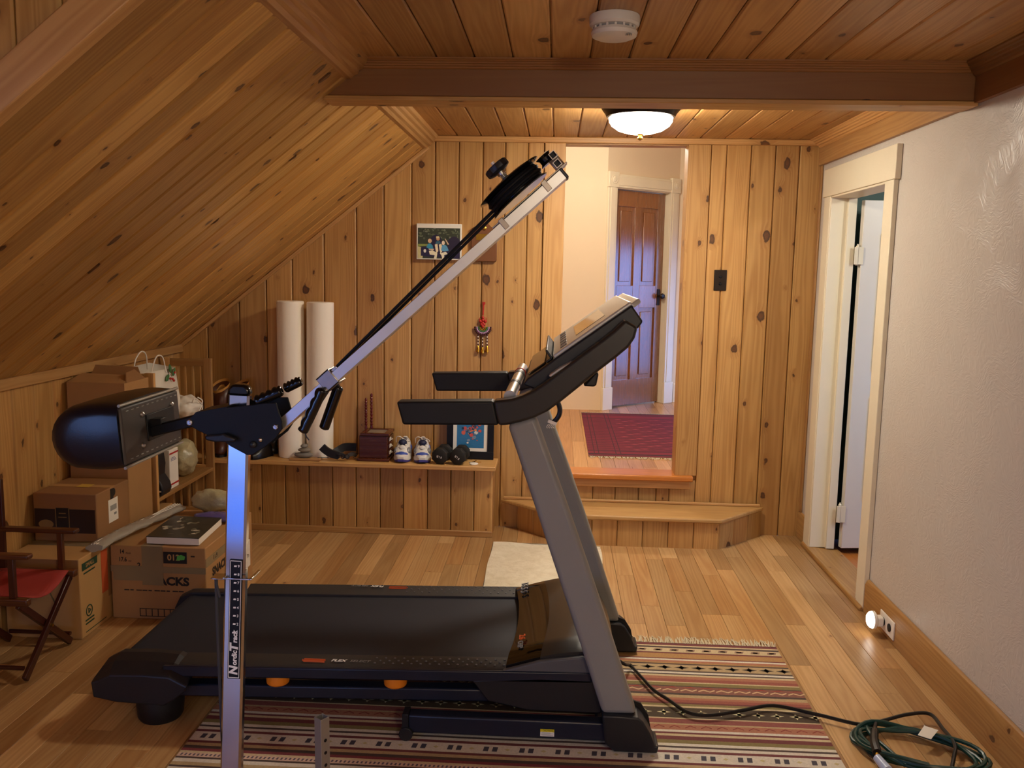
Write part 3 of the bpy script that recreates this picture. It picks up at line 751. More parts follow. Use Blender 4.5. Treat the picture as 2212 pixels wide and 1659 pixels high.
# side skirts under the rails, frame tubes and cushions
for y0, y1 in ((2.655, 2.668), (3.346, 3.358)):
    b = MB(); b.loft([[(x, y0, zd(x) - .042), (x, y0, zd(x) - .006), (x, y1, zd(x) - .006), (x, y1, zd(x) - .042)] for x in (-1.25, .14)]); b.build('side_skirt', NAVY, TM, bevel=.004)
for y0, y1 in ((2.685, 2.735), (3.28, 3.33)):
    b = MB(); b.loft([[(x, y0, zd(x) - .125), (x, y0, zd(x) - .082), (x, y1, zd(x) - .082), (x, y1, zd(x) - .125)] for x in (-1.30, .12)]); b.build('frame_tube', NAVY, TM, bevel=.006)
    for x in (-.885, -.495):
        b = MB(); cy = y0 + .018
        b.lathe([(.030, 0), (.037, .006), (.038, .02), (.034, .05)], (x, cy, zd(x) - .0815), (0, 0, 1), 26); b.build('deck_cushion', ORANGE, TM, bevel=.002)
b = MB(); b.loft([[(x, 2.69, zd(x) - .026), (x, 2.69, zd(x) - .008), (x, 3.32, zd(x) - .008), (x, 3.32, zd(x) - .026)] for x in (-1.33, .1)]); b.build('deck_board', BLACK, TM)
# rear end caps and feet
for s, yo in ((1, 2.632), (-1, 3.382)):
    b = MB()
    def Y(v): return yo + s * v
    def ring(v, top, ins): return [(-1.478 + ins, Y(v), .088), (-1.484 + ins, Y(v), .14), (-1.462 + ins, Y(v), top - .022), (-1.42 + ins, Y(v), top), (-1.31, Y(v), top + .004), (-1.22, Y(v), top), (-1.16, Y(v), top - .03), (-1.172, Y(v), min(.15, top - .05)), (-1.205, Y(v), .09), (-1.24, Y(v), .068), (-1.40, Y(v), .074)]
    b.loft([ring(0, .166, .004), ring(.018, .178, 0), ring(.045, .196, 0), ring(.085, .208, .002), ring(.118, .206, .004)])
    c = b.build('rear_end_cap', BPLAS, TM, bevel=.005, smooth=False)
    b = MB(); b.lathe([(.066, -.0045), (.072, .006), (.076, .05), (.072, .085)], (-1.285, Y(.075), 0), n=28); b.build('rear_foot', BRUB, TM)
# motor hood
def hx(y): t = (y - 3.0) / .36; return -.108 - .03 * t * t
def hood(name, m, f0, f1, dz, nu=9):
    b = MB(); ys = [2.672 + (3.352 - 2.672) * i / 16 for i in range(17)]
    ru = []
    for i in range(nu):
        u = f0 + (f1 - f0) * i / (nu - 1)
        row = []
        for y in ys:
            x = hx(y) + u * .33
            e = min(y - 2.672, 3.352 - y); sh = .020 * (1 - min(e / .05, 1)) ** 2
            z = zd(x) + .028 + .05 * math.sin(min(u * 1.25, 1.) * PI / 2) - max(0, u - .75) ** 2 * 1.3 - sh + dz
            row.append((x, y, z))
        ru.append(row)
    vs = [p for r in ru for p in r]; n = len(ys)
    fs = [(i*n+j, (i+1)*n+j, (i+1)*n+j+1, i*n+j+1) for i in range(nu-1) for j in range(n-1)]
    k = len(vs); per = [j for j in range(n)] + [i*n+n-1 for i in range(1, nu)] + [(nu-1)*n+j for j in range(n-2, -1, -1)] + [i*n for i in range(nu-2, 0, -1)]
    vs2 = vs + [(vs[j][0], vs[j][1], zd(vs[j][0]) - .03) for j in per]
    for a in range(len(per)):
        c = (a+1) % len(per); fs.append((per[a], per[c], k + c, k + a))
    b.add(vs2, fs); return b.build(name, m, TM, ang=40)
hd = hood('motor_hood', HOOD, .33, 1.0, 0)
tr = hood('hood_trim', GLOSSBR, 0., .33, .0)
text('model_lettering', 'T6.5 S', .040, (-.098, 3.27, zd(-.09) + .045), (0, -1, -.01), (1, 0, .25), GREYT, tr, ext=.002, shear=.15)
text('power_lettering', '2.6', .030, (-.088, 2.80, zd(-.08) + .048), (0, -1, -.01), (1, 0, .25), ORNGP, tr, ext=.002); text('power_unit_lettering', 'CHP', .026, (-.092, 2.748, zd(-.09) + .045), (0, -1, -.01), (1, 0, .25), GREYT, tr, ext=.002)
for y0, y1 in ((2.652, 2.674), (3.350, 3.372)):
    b = MB(); b.prism([(-.145, zd(-.145) - .004), (-.025, zd(0) + .03), (.11, zd(.1) + .048), (.17, zd(.1) + .035), (.17, zd(.1) - .005), (-.02, zd(0) - .005)], XZ, (y0, y1)); b.build('hood_side', GREYP, TM, bevel=.004)
    b = MB(); b.prism([(-.24, .188), (-.19, .121), (-.06, .095), (.175, .095), (.175, .205), (-.02, .205)], XZ, (y0 + .003, y1 - .002)); b.build('belly_panel', BPLAS, TM, bevel=.004)
# uprights, feet, base
up = [(-0.1392,1.0293),(-0.0548,1.056),(0.0656,0.7362),(0.1217,0.5822),(0.1787,0.4214),(0.2825,0.121),(0.1747,0.118),(0.0694,0.4313)]
ft = [(0.1733,0.1245),(0.2293,0.1242),(0.2843,0.1208),(0.3008,0.1084),(0.3238,0.0704),(0.3405,0.0294)] + [(.352,.03),(.348,.006),(.215,.006),(.185,.03),(.175,.10)]
for y0, y1 in ((2.605, 2.668), (3.335, 3.398)):
    b = MB(); b.prism(up, XZ, (y0, y1)); b.build('upright', UPR, TM, bevel=.016, seg=4)
    b = MB(); b.prism(ft, XZ, (y0 - .018, y1 + .018)); b.build('upright_foot', BPLAS, TM, bevel=.014, seg=4)
    b = MB(); b.box((-.44, y0 + .012, .022), (.21, y1 - .005, .083)); bt = b.build('base_tube', NAVY, TM, bevel=.007, seg=3)
    b = MB(); b.box((-.458, y0 + .008, .018), (-.438, y1 - .001, .086)); b.lathe([(.022, -.032), (.022, .032)], (-.445, (y0 + y1) / 2, .022), (0, 1, 0), 20); b.lathe([(.006, 0), (.006, .003)], (-.437, y0 + .0035, .035), (0, -1, 0), 12); b.build('tube_end_cap', BPLAS, TM, bevel=.003)
    if y0 < 3:
        b = MB(); b.box((-.018, y0 + .0105, .032), (.026, y0 + .0125, .056)); lb = b.build('caution_label', WHITE, TM)
        b = MB(); b.box((-.018, y0 + .0095, .047), (.026, y0 + .0125, .056)); b.build('warning_band', YELLOW, lb)
        text('caution_lettering', '! CAUTION', .0075, (.004, y0 + .0092, .0515), (1, 0, 0), (0, 0, 1), BLACK, lb, ext=.0001)
        for i in range(4):
            b = MB(); b.box((-.015, y0 + .010, .0345 + i*.003), (.022 - (i % 2) * .008, y0 + .0125, .0355 + i*.003)); b.build('small_print', GREYT, lb)
b = MB(); b.box((.16, 2.66, .03), (.22, 3.34, .075)); b.build('base_crossbar', NAVY, TM, bevel=.005)
for y in (2.69, 3.365):
    b = MB(); b.lathe([(.02, -.014), (.042, -.014), (.045, -.01), (.045, .01), (.042, .014), (.02, .014)], (.285, y, .046), (0, 1, 0), 24)
    b.prism([(.24, .05), (.27, .14), (.30, .13), (.325, .09), (.335, .04), (.25, .03)], XZ, (y - .024, y - .016)); b.build('transport_wheel', BPLAS, TM)
# handrails
hn = [(-0.4754,1.0911),(-0.1826,1.1011),(-0.1659,1.0272),(-0.4559,1.0211)]
arm = [(-0.1826,1.1011),(-0.1274,1.1085),(-0.0946,1.1201),(-0.0619,1.1376),(-0.0295,1.1606),(0.017,1.1986),(0.0739,1.2439),(0.1376,1.2934),(0.1692,1.3195),(0.2022,1.3528),(0.2296,1.3371),(0.24,1.3301),(0.2328,1.2992),(0.2158,1.2716),(0.1791,1.2391),(0.1261,1.1961),(0.0765,1.1522),(0.0194,1.1035),(-0.0201,1.0727),(-0.0564,1.0538),(-0.0967,1.04),(-0.1407,1.0283),(-0.1658,1.0265),(-0.1753,1.061)]
for y0, y1, ex in ((2.60, 2.662, 0), (3.345, 3.407, 1)):
    b = MB(); b.prism(hn, XZ, (y0, y1)); b.build('handrail_grip', BRUB, TM, bevel=.007, seg=3)
    b = MB(); b.prism(arm, XZ, (y0 - .001, y1 + .001)); b.build('console_arm', HOOD, TM, bevel=.009, seg=4)
# pulse bar between the arms
pb = (-0.1362,2.66,1.1073); pe = (pb[0] + .012, 3.345, pb[2] + .012)
pb, pe = Vector(pb), Vector(pe)
b = MB(); b.tube([pb, pb.lerp(pe, .3)], .019, 18); b.tube([pb.lerp(pe, .36), pb.lerp(pe, .64)], .019, 18); b.tube([pb.lerp(pe, .7), pe], .019, 18); b.build('pulse_bar', STEEL, TM)
for k0_, k1_ in ((.3, .36), (.64, .7)): b = MB(); b.tube([pb.lerp(pe, k0_), pb.lerp(pe, k1_)], .0205, 18); b.build('pulse_bar_collar', BPLAS, TM)
b = MB(); b.tube([pb.lerp(pe, .76), pb.lerp(pe, .785)], .0212, 18); b.build('red_safety_clip', REDT, TM)
# console: slab between the arms
cp = [(-0.0974,1.1435),(-0.0835,1.1641),(-0.0243,1.208),(-0.0022,1.2266),(0.2252,1.3938),(0.2614,1.3449),(0.248,1.326),(0.2121,1.2962),(0.1288,1.2267),(0.026,1.1524),(-0.0564,1.1293)]
b = MB(); b.prism(cp, XZ, (2.664, 3.343)); CB = b.build('console_body', BPLAS, TM, bevel=.006, seg=3)
tp = [Vector((cp[i][0], 0, cp[i][1])) for i in (1, 3, 4, 5)]
du = (tp[2] - tp[1]).normalized(); dn = Vector((-du.z, 0, du.x))
def CF(a, c, t): p = tp[1] + du * a + dn * t; return (p.x, c, p.z)
LL = (tp[2] - tp[1]).length
b = MB(); b.prism([(.0, 2.672), (LL + .004, 2.672), (LL + .004, 3.336), (0, 3.336)], CF, (-.002, .011)); b.prism([(LL, 2.672), (LL + .03, 2.69), (LL + .03, 3.318), (LL, 3.336)], CF, (-.012, .004)); DP = b.build('display_panel', SILVERP, TM, bevel=.005, seg=3)
b = MB(); b.prism([(.09, 2.80), (.20, 2.80), (.20, 3.21), (.09, 3.21)], CF, (.0108, .0122)); b.build('screen', GLOSSBR, DP)
for i in range(6):
    b = MB(); b.prism([(.03, 2.72 + i*.10), (.055, 2.72 + i*.10), (.055, 2.79 + i*.10), (.03, 2.79 + i*.10)], CF, (.0108, .0125)); b.build('quick_button', GREYP, DP, bevel=.001)
b = MB(); b.prism([(-.012, 2.70), (-.005, 2.70), (-.005, 3.31), (-.012, 3.31)], CF, (0, .034)); b.prism([(-.03, 2.70), (-.005, 2.70), (-.005, 3.31), (-.03, 3.31)], CF, (.0, .006)); b.build('book_ledge', BPLAS, TM, bevel=.002)
dl = (tp[0] - tp[1]); 
b = MB(); b.prism([(-dl.length * .98, 2.72), (-.035, 2.72), (-.035, 3.29), (-dl.length * .98, 3.29)], CF, (.001, .005)); b.build('button_panel', plain('bronze button panel', '#6a5744', .18, .4, var=.05), TM, bevel=.002)
te = [(-0.0192,1.1794),(0.0133,1.2043),(0.0458,1.2217),(0.1743,1.3128),(0.2019,1.3523),(0.2057,1.348),(0.178,1.3081),(0.0533,1.2164),(0.0171,1.197),(-0.0118,1.1759)]
b = MB(); b.prism(te, XZ, (2.612, 2.66)); b.build('tray_edge', SILVERP, TM, bevel=.003)
b = MB(); b.prism([(0.0906,1.1332),(0.1295,1.1808),(0.1374,1.1733),(0.1309,1.1374),(0.1253,1.1318)], XZ, (2.75, 2.95)); b.build('fan_housing', BPLAS, TM, bevel=.006)
# loose console lead with its white plug
cw = [Vector(q) for q in [(0.0091,2.61,1.1054),(0.0171,2.61,1.0832),(0.0161,2.61,1.0646),(0.008,2.61,1.0494),(-0.0028,2.61,1.0386)]]
b = MB(); b.tube(spline(cw, 5), .0075, 8); CW = b.build('console_lead', CORDB, TM)
pp = cw[-1]
b = MB(); b.T = Matrix.Translation(pp) @ Matrix.Rotation(math.radians(20), 4, 'Y'); b.box((-.016, -.008, -.004), (.012, .006, .006)); b.build('plug', IVORY, CW, bevel=.001)
b = MB()
for i in range(4): b.tube(spline([pp + Vector((-.012 + i*.005, 0, -.004)), pp + Vector((-.018 + i*.006, 0, -.012)), pp + Vector((-.016 + i*.007, .002, -.017))], 3), .0012, 5)
b.build('wire', PAPER, CW)
# mains lead running over the rug to the coil
pc = [Vector(q) for q in [(0.2809,3.2174,0.016),(0.3128,3.1767,0.016),(0.3513,3.0705,0.016),(0.3798,2.991,0.016),(0.4251,2.9203,0.016),(0.4775,2.8409,0.016),(0.5448,2.8248,0.016),(0.6613,2.8662,0.016),(0.7813,2.9119,0.016),(0.9099,2.8657,0.016),(1.0446,2.8068,0.016),(1.1236,2.8377,0.016),(1.2158,2.8626,0.03),(1.2932,2.8724,0.03),(1.2962,2.782,0.03),(1.2928,2.6825,0.03),(1.2623,2.6172,0.02),(1.2218,2.543,0.02)]]
pc[0].z = .05; pc[0].y = 3.12; pc.insert(0, Vector((.22, 3.16, .08)))
b = MB(); b.tube(spline(pc, 6), .0062, 8); b.build('power_cord', CORDB, TM)

TM.location.z += .0046


# ------------------------------------------------------------------ ski exerciser: chrome post, hip pad, raised drum arm
SY = 1.93
SK = thing('ski_exerciser', 'chrome-posted ski machine with navy hip pad and arm raised over the treadmill', 'exercise machine', (-.77, SY, 0))
P0, P1 = Vector((-0.7113,1.94,1.1997)), Vector((-0.736,1.9,0.3228))
dp = (P0 - P1).normalized(); base = P1 - dp * (P1.z - .06) / dp.z
ex = Vector((1, 0, 0)) - dp * dp.x; ex.normalize(); ey = dp.cross(ex)
def bar(mb, a, c, hw, hd, ch=.004, up=None):
    a, c = Vector(a), Vector(c); d = (c - a).normalized(); s = Vector((0, 1, 0)); s = (s - d * s.dot(d)).normalized(); n = s.cross(d)
    pr = [(-hw, -hd + ch), (-hw + ch, -hd), (hw - ch, -hd), (hw, -hd + ch), (hw, hd - ch), (hw - ch, hd), (-hw + ch, hd), (-hw, hd - ch)]
    mb.loft([[p + n * u + s * v for u, v in pr] for p in (a, c)])
b = MB(); bar(b, base, P0, .0245, .0125, .005); b.build('upright_post', CHROME, SK)
b = MB(); n = Vector((0, -1, 0))
def PF(u, v, t): p = P1 + dp * v + ex * u; return (p.x, SY - .025 + .0 + t, p.z)
pr = [(-.025, .0), (-.025, .016), (-.014, .026), (.014, .026), (.025, .016), (.025, .0)]
T = (P0 - P1).length
b.prism([(u, T + v) for u, v in pr], lambda u, v, t: tuple(P1 + dp * v + ex * u + Vector((0, t, 0))), (-.0135, .0135)); b.build('post_cap', SHINY, SK, bevel=.006, seg=3)
# scale sticker
q0, q1 = Vector((-0.7251,1.8958,0.5448)), Vector((-0.7174,1.9078,0.822))
dq = (q1 - q0).normalized(); eq = Vector((dq.z, 0, -dq.x)).normalized(); LS = (q1 - q0).length
def LF(u, v, t): p = q0 + dq * v + eq * u; return (p.x, p.y + t, p.z)
b = MB(); b.prism([(-.0145, -.002), (.0145, -.002), (.0145, LS + .002), (-.0145, LS + .002)], LF, (-.0008, .0008)); SS = b.build('scale_sticker', BLACK, SK)
b = MB()
for p in ([(-.013, 0), (.013, 0), (.013, .0016), (-.013, .0016)], [(-.013, LS - .0016), (.013, LS - .0016), (.013, LS), (-.013, LS)], [(-.013, 0), (-.0118, 0), (-.0118, LS), (-.013, LS)], [(.0118, 0), (.013, 0), (.013, LS), (.0118, LS)]): b.prism(p, LF, (-.0014, -.0006))
b.build('border', WHITE, SS)
def lp(u, v): return LF(u, v, -.0016)
for i in range(9):
    v = LS * (1505 - 982 + 92.2 * i - 8) / 1313.
    b = MB(); b.prism([(-.0042, v - .0018), (.0018, v - .0018), (.0024, v + .0018), (-.0036, v + .0018)], LF, (-.0014, -.0006)); b.build('scale_mark', WHITE, SS)
    text('numeral', str(i + 1), .0085, lp(.0068, v), eq, dq, WHITE, SS, bold=.0002)
text('brand_lettering', 'N', .026, lp(.0002, .018), dq, -eq, WHITE, SS, shear=.15, bold=.0012); text('brand_lettering', 'ordic', .0165, lp(.0015, .048), dq, -eq, WHITE, SS, shear=.1, bold=.0006)
text('brand_lettering', 'T', .026, lp(.0005, .0715), dq, -eq, WHITE, SS, shear=.15, bold=.001, sx=1.2); text('brand_lettering', 'rack', .0165, lp(.0015, .0985), dq, -eq, WHITE, SS, shear=.1, bold=.0006)
# hook strap round the post with the hanging shock cord
h = Vector((-0.715,1.9,0.7819))
b = MB(); b.box((h.x - .029, 1.897, h.z - .002), (h.x + .034, 1.903, h.z + .0015)); b.box((h.x + .03, 1.897, h.z - .002), (h.x + .036, 1.96, h.z + .0015)); b.box((h.x - .061, 1.90, h.z - .004), (h.x - .029, 1.935, h.z - .0015)); b.box((h.x - .031, 1.897, h.z - .003), (h.x - .027, 1.96, h.z + .003)); b.build('cord_hook', CHROME, SK, bevel=.001)
cx = [Vector((h.x - .055, 1.92, h.z - .003)), Vector((h.x - .055, 1.92, h.z - .03)), Vector((h.x - .0545, 1.92, h.z - .12)), Vector((h.x - .052, 1.92, h.z - .30)), Vector((h.x - .047, 1.92, .22)), Vector((h.x - .046, 1.92, .11))]
b = MB(); b.tube(spline(cx, 4), .0042, 8); b.tube([cx[1] + Vector((.001, -.003, .012)), cx[1] + Vector((.006, -.004, -.008)), cx[1] + Vector((.009, -.004, -.022))], .0032, 8); b.build('shock_cord', ROPE, SK)
sp = Vector((-0.6939,1.93,0.8328))
b = MB(); b.T = Matrix.Translation((sp.x - .004, 1.93, sp.z)); b.box((-.0015, -.012, -.032), (.0015, .012, .03)); b.build('side_plate', IVORY, SK, bevel=.001)
b = MB(); b.lathe([(.004, 0), (.003, .003)], (sp.x - .0025, 1.924, sp.z - .004), (1, 0, 0), 10); b.build('screw', STEEL, SK)
# bracket plates
br = [(-0.7938,1.1653),(-0.7718,1.1704),(-0.7225,1.1803),(-0.6658,1.1869),(-0.6375,1.1923),(-0.6112,1.193),(-0.605,1.1707),(-0.5984,1.1512),(-0.5987,1.1352),(-0.6125,1.1141),(-0.6374,1.0935),(-0.6662,1.0746),(-0.6795,1.0738),(-0.717,1.0931),(-0.7412,1.1123),(-0.7676,1.1163),(-0.7892,1.1261),(-0.8069,1.137),(-0.8064,1.154)]
for y0, y1 in ((1.885, 1.890), (1.970, 1.975)):
    b = MB(); b.prism(br, XZ, (y0, y1)); b.build('bracket_plate', BLACK, SK, bevel=.0015)
b = MB(); e = [(-0.7937,1.1664),(-0.7224,1.1815),(-0.7225,1.1792),(-0.7938,1.1637)]; b.prism(e, XZ, (1.884, 1.976)); b.build('bracket_bridge', BLACK, SK)
def xyz(q, y): return (q[0], y, q[1])
BO = [(-0.8065,1.1441),(-0.6133,1.1391),(-0.6477,1.1093),(-0.6643,1.0985)]
for i, (q, r) in enumerate(zip(BO, (.0068, .0066, .005, .0085))):
    b = MB(); rr_ = r
    if i < 2: b.lathe([(rr_, 0), (rr_, .003), (rr_*.75, .0045), (rr_*.7, .003), (rr_*.45, .003), (rr_*.4, .006), (rr_*.1, .006)], xyz(q, 1.885), (0, -1, 0), 6 if i else 16)
    else: b.lathe([(rr_, 0), (rr_*.9, rr_*.5), (rr_*.6, rr_*.8), (rr_*.1, rr_)], xyz(q, 1.885), (0, -1, 0), 18)
    b.build('bolt', STEEL if i != 3 else BPLAS, SK)
for p, nm in (([(-0.7676,1.1178),(-0.7615,1.1193),(-0.7332,1.122),(-0.7256,1.125),(-0.7182,1.1206),(-0.6977,1.1136),(-0.6988,1.1061),(-0.7186,1.1046),(-0.7431,1.1039),(-0.7656,1.1079)], 'adjust_lever'),):
    b = MB(); b.prism(p, XZ, (1.868, 1.882)); b.build(nm, BPLAS, SK, bevel=.004)
# pad arm and hip pad
a0, a1 = [(-0.9216,1.1117),(-0.8036,1.1434)]
b = MB(); bar(b, (a0[0], 1.93, a0[1]), (a1[0], 1.93, a1[1]), .0125, .016, .003); b.build('pad_arm', BLACK, SK)
PC, PYa, PYb = Vector((-.918, 0, 1.125)), 1.785, 2.085
tilt = math.radians(4)
def PD(u, v): return Vector((PC.x + u*math.cos(tilt) - v*math.sin(tilt), 0, PC.z + u*math.sin(tilt) + v*math.cos(tilt)))
def padring(y, s, d):
    out = []
    hh = .071 * s; pts = []
    for i in range(7): pts.append((-.095 * d * i / 6, hh * (1 + .06 * math.sin(PI * i / 6))))
    for i in range(1, 12):
        q = PI/2 + PI * i / 12; pts.append((-.095 * d + .068 * d * math.cos(q), hh * math.sin(q)))
    for i in range(7): pts.append((-.095 * d * (6 - i) / 6, -hh * (1 + .06 * math.sin(PI * i / 6))))
    return [PD(u, v) + Vector((0, y, 0)) for u, v in pts]
b = MB(); R_ = []
for t, s, d in ((0, .62, .70), (.006, .80, .86), (.018, .93, .96), (.04, 1., 1.), (.15, 1.02, 1.02), (.26, 1., 1.), (.282, .93, .96), (.294, .80, .86), (.30, .62, .70)):
    R_.append(padring(PYa + t, s, d))
b.loft(R_); b.build('hip_pad', LEATHER, SK, ang=55)
b = MB()
def PB(a, c, t): p = PD(t, c); return (p.x, a, p.z)
b.prism([(PYa + .008, -.063), (PYa + .292, -.063), (PYa + .292, .063), (PYa + .008, .063)], PB, (-.004, .006)); b.build('pad_board', BACKPL, SK, bevel=.006)
b = MB()
for s_ in (-1, 1): b.tube([PB(PYa + .006,   .067*s_, .004), PB(PYb - .006,   .067*s_, .004)], .0035, 8)
b.build('piping', plain('grey vinyl piping', '#8d877c', .35, var=.04), SK)
b = MB()
for s_ in (-1, 1):
    for i in range(11):
        y = PYa + .03 + i * .024; b.tube([PB(y, .052*s_, .0062), PB(y + .010, .052*s_, .0062)], .0012, 5)
b.build('stitching', GREYT, SK)
b = MB(); b.prism([(1.90, -.030), (2.04, -.030), (2.04, .030), (1.90, .030)], PB, (.006, .009)); b.prism([(1.915, -.018), (1.945, -.018), (1.945, .018), (1.915, .018)], PB, (.006, .034)); b.build('pad_bracket', BLACK, SK, bevel=.002)
for y, c in ((1.885, .034), (2.035, .034), (1.875, -.034)):
    b = MB(); b.lathe([(.0065, 0), (.0058, .003), (.003, .0052), (.0008, .006)], PB(y, c, .006), PD(1, 0) - PD(0, 0), 16); b.build('screw', STEEL, SK)
# raised arm
r0, r1 = [(-0.6291,1.1212),(0.0068,1.6961)]
A, B = Vector((r0[0], SY, r0[1])), Vector((r1[0], SY, r1[1])); ud = (B - A).normalized(); un = Vector((-ud.z, 0, ud.x)); LR = (B - A).length
def RF(u, v, t=0.): return A + ud * u + un * v + Vector((0, t, 0))
b = MB()
W_, H_ = .026, .0115
ou = [(-W_, H_), (-W_, -H_), (W_, -H_), (W_, H_), (W_ - .008, H_), (W_ - .008, H_ - .008), (-W_ + .008, H_ - .008), (-W_ + .008, H_)]
b.loft([[RF(u, v, t) for t, v in ou] for u in (0, LR)]); b.build('arm_rail', SATIN, SK, bevel=.001)
b = MB(); b.loft([[RF(u, v, t) for t, v in ((-W_ - .001, H_ + .001), (-W_ - .001, -H_ - .001), (W_ + .001, -H_ - .001), (W_ + .001, H_ + .001))] for u in (LR - .001, LR + .006)]); b.build('rail_end_cap', BPLAS, SK, bevel=.002)
k0 = [(-0.4997,1.242)][0]; uc = (Vector((k0[0], SY, k0[1])) - A).dot(ud)
b = MB()
for t0, t1, v0, v1 in ((-W_ - .004, -W_, -H_ - .004, H_ + .012), (W_, W_ + .004, -H_ - .004, H_ + .012), (-W_ - .004, W_ + .004, -H_ - .004, -H_), (-W_ - .004, W_ + .004, H_ + .008, H_ + .012)):
    b.loft([[RF(u, v, t) for t, v in ((t0, v0), (t1, v0), (t1, v1), (t0, v1))] for u in (uc - .018, uc + .018)])
b.build('rail_collar', NICKEL, SK, bevel=.001)
b = MB(); b.loft([[RF(u, v, t) for t, v in ((-.02, H_), (.02, H_), (.02, H_ + .006), (-.02, H_ + .006))] for u in (uc + .018, uc + .034)]); b.build('collar_tongue', CHROME, SK, bevel=.001)
# drum, knob and pulleys near the upper end
k1 = [(-0.1039,1.6654)][0]; kd = Vector((k1[0], SY, k1[1])) - A; ua = kd.dot(ud); va = kd.dot(un)
O = RF(ua + .006, va - .005)
dh = .021
b = MB(); b.lathe([(.010, -dh), (.072, -dh), (.075, -dh + .002), (.070, -dh + .005), (.058, -dh + .006), (.058, dh - .010), (.070, dh - .006), (.081, dh - .002), (.080, dh), (.060, dh + .004), (.018, dh + .006), (.014, dh + .010)], O, un, 44); b.build('drum', SHINY, SK)
b = MB()
for i in range(5): b.tube([O + un * (-.0095 + i*.0047) + (ud*math.cos(2*PI*k/36) + Vector((0, 1, 0))*math.sin(2*PI*k/36)) * (.064 + .003*(i % 2)) for k in range(36)], .0032, 6, closed=True)
b.build('wound_rope', BLACK, SK)
b = MB(); b.loft([[RF(u, v, t) for t, v in ((-.022, H_ + .001), (.022, H_ + .001), (.022, H_ + .004), (-.022, H_ + .004))] for u in (ua - .085, ua + .125)])
for du_ in (-.06, .005, .06): b.loft([[RF(u, v, t) for t, v in ((-W_ - .003, -H_ + .004), (W_ + .003, -H_ + .004), (W_ + .003, H_ + .006), (-W_ - .003, H_ + .006))] for u in (ua + du_ - .006, ua + du_ + .006)]) if du_ != .005 else None
b.build('drum_plate', NICKEL, SK, bevel=.001)
b = MB(); b.lathe([(.005, 0), (.005, .02), (.010, .02), (.010, .028)], O + un * dh, un, 14)
for i in range(5): b.lathe([(.0066, -.001), (.0082, 0), (.0066, .001)], O + un * (dh + .008 + i*.0030), un, 12)
b.build('tension_spring', STEEL, SK)
b = MB()
kr = [((.028 if i % 2 == 0 else .0255), q) for i, q in enumerate([2*PI*k/24 for k in range(24)])]
ko = O + un * (dh + .026)
b.loft([[ko + un * hh + (ud*math.cos(q) + Vector((0, 1, 0))*math.sin(q)) * r * f for r, q in kr] for hh, f in ((0, .55), (.003, .92), (.006, 1.), (.016, 1.), (.019, .94), (.020, .5))]); b.build('tension_knob', BPLAS, SK)
b = MB(); b.lathe([(.005, 0), (.0035, .008)], ko + un * .02, un, 10); b.build('shaft_end', IVORY, SK)
for q_ in [(-0.0155,1.7351),(-0.006,1.7179)]:
    p = Vector((q_[0], 1.93, q_[1])); b = MB()
    for a0_, a1_, c0_, c1_ in ((-.0075, .0075, -.0075, -.006), (-.0075, .0075, .006, .0075), (-.0075, -.006, -.006, .006), (.006, .0075, -.006, .006)):
        b.loft([[p + ud*u + un*v + Vector((0, t, 0)) for u, v in ((a0_, c0_), (a1_, c0_), (a1_, c1_), (a0_, c1_))] for t in (-.026, .026)])
    b.build('guide_tube', CHROME, SK)
    b = MB(); b.loft([[p + ud*u*.006 + un*v*.006 + Vector((0, t, 0)) for u, v in ((-1, -1), (1, -1), (1, 1), (-1, 1))] for t in (-.018, .018)]); b.build('tube_plug', BLACK, SK)
q_ = [(-0.0313,1.728)][0]; p = Vector((q_[0], 1.93, q_[1]))
b = MB(); b.lathe([(.006, -.011), (.019, -.010), (.014, -.004), (.014, .004), (.019, .010), (.006, .011)], p, un, 22); b.build('pulley', SHINY, SK)
b = MB(); b.loft([[p - un*.0 + ud*u + un*v + Vector((0, t, 0)) for v, t in ((-.036, -.004), (.013, -.004), (.013, .004), (-.036, .004))] for u in (.006, .013)]); b.build('pulley_arm', NICKEL, SK)
b = MB(); b.loft([[RF(u, v, t) for t, v in ((-.02, H_), (.02, H_), (.012, H_ + .03), (-.012, H_ + .03))] for u in (ua + .098, ua + .12)]); b.build('pulley_mount', NICKEL, SK, bevel=.001)
# rope runs from the drum down to the collar
c0 = O - ud * .062 - un * .004
b = MB(); b.tube([c0, RF(uc + .05, H_ + .005, -.006), RF(uc + .02, H_ + .003, -.006)], .0038, 8); b.tube([c0 - un*.008, RF(uc + .05, H_ - .001, .008), RF(uc + .02, H_ - .001, .008)], .0034, 8); b.build('pull_rope', BLACK, SK)
# hand grips: two hanging under the collar, two lying on the bracket
def grip(a, c, r, y, lumps, side):
    a, c = Vector((a[0], y, a[1])), Vector((c[0], y, c[1])); d = (c - a).normalized(); s = Vector((-d.z, 0, d.x)) * side
    b = MB(); N = 40; rings = []
    for i in range(N + 1):
        t = i / N; L = (c - a).length
        e = min(t, 1 - t) * L; rr_ = r * (math.sqrt(max(0, 1 - (1 - min(e / (.5*r), 1)) ** 2)) * .45 + .55) if e < .5*r else r
        ring = []
        for k in range(16):
            q = 2*PI*k/16; bump = max(0, math.cos(q)) * (.0042 * abs(math.sin(PI * t * 4.5)) if lumps else 0)
            ring.append(a + d*(t*L) + s*math.cos(q)*(rr_ + bump - (.002 if lumps else 0)) + Vector((0, 1, 0))*math.sin(q)*rr_)
        rings.append(ring)
    b.loft(rings); return b.build('hand_grip', SHINY, SK, ang=60)
g = [(-0.508,1.226),(-0.5551,1.1266),(-0.4836,1.2276),(-0.5192,1.1277),(-0.6617,1.1902),(-0.6018,1.2184),(-0.6084,1.2156),(-0.5691,1.236)]
grip(g[0], g[1], .0128, 1.895, True, -1); grip(g[2], g[3], .0118, 1.935, False, -1)
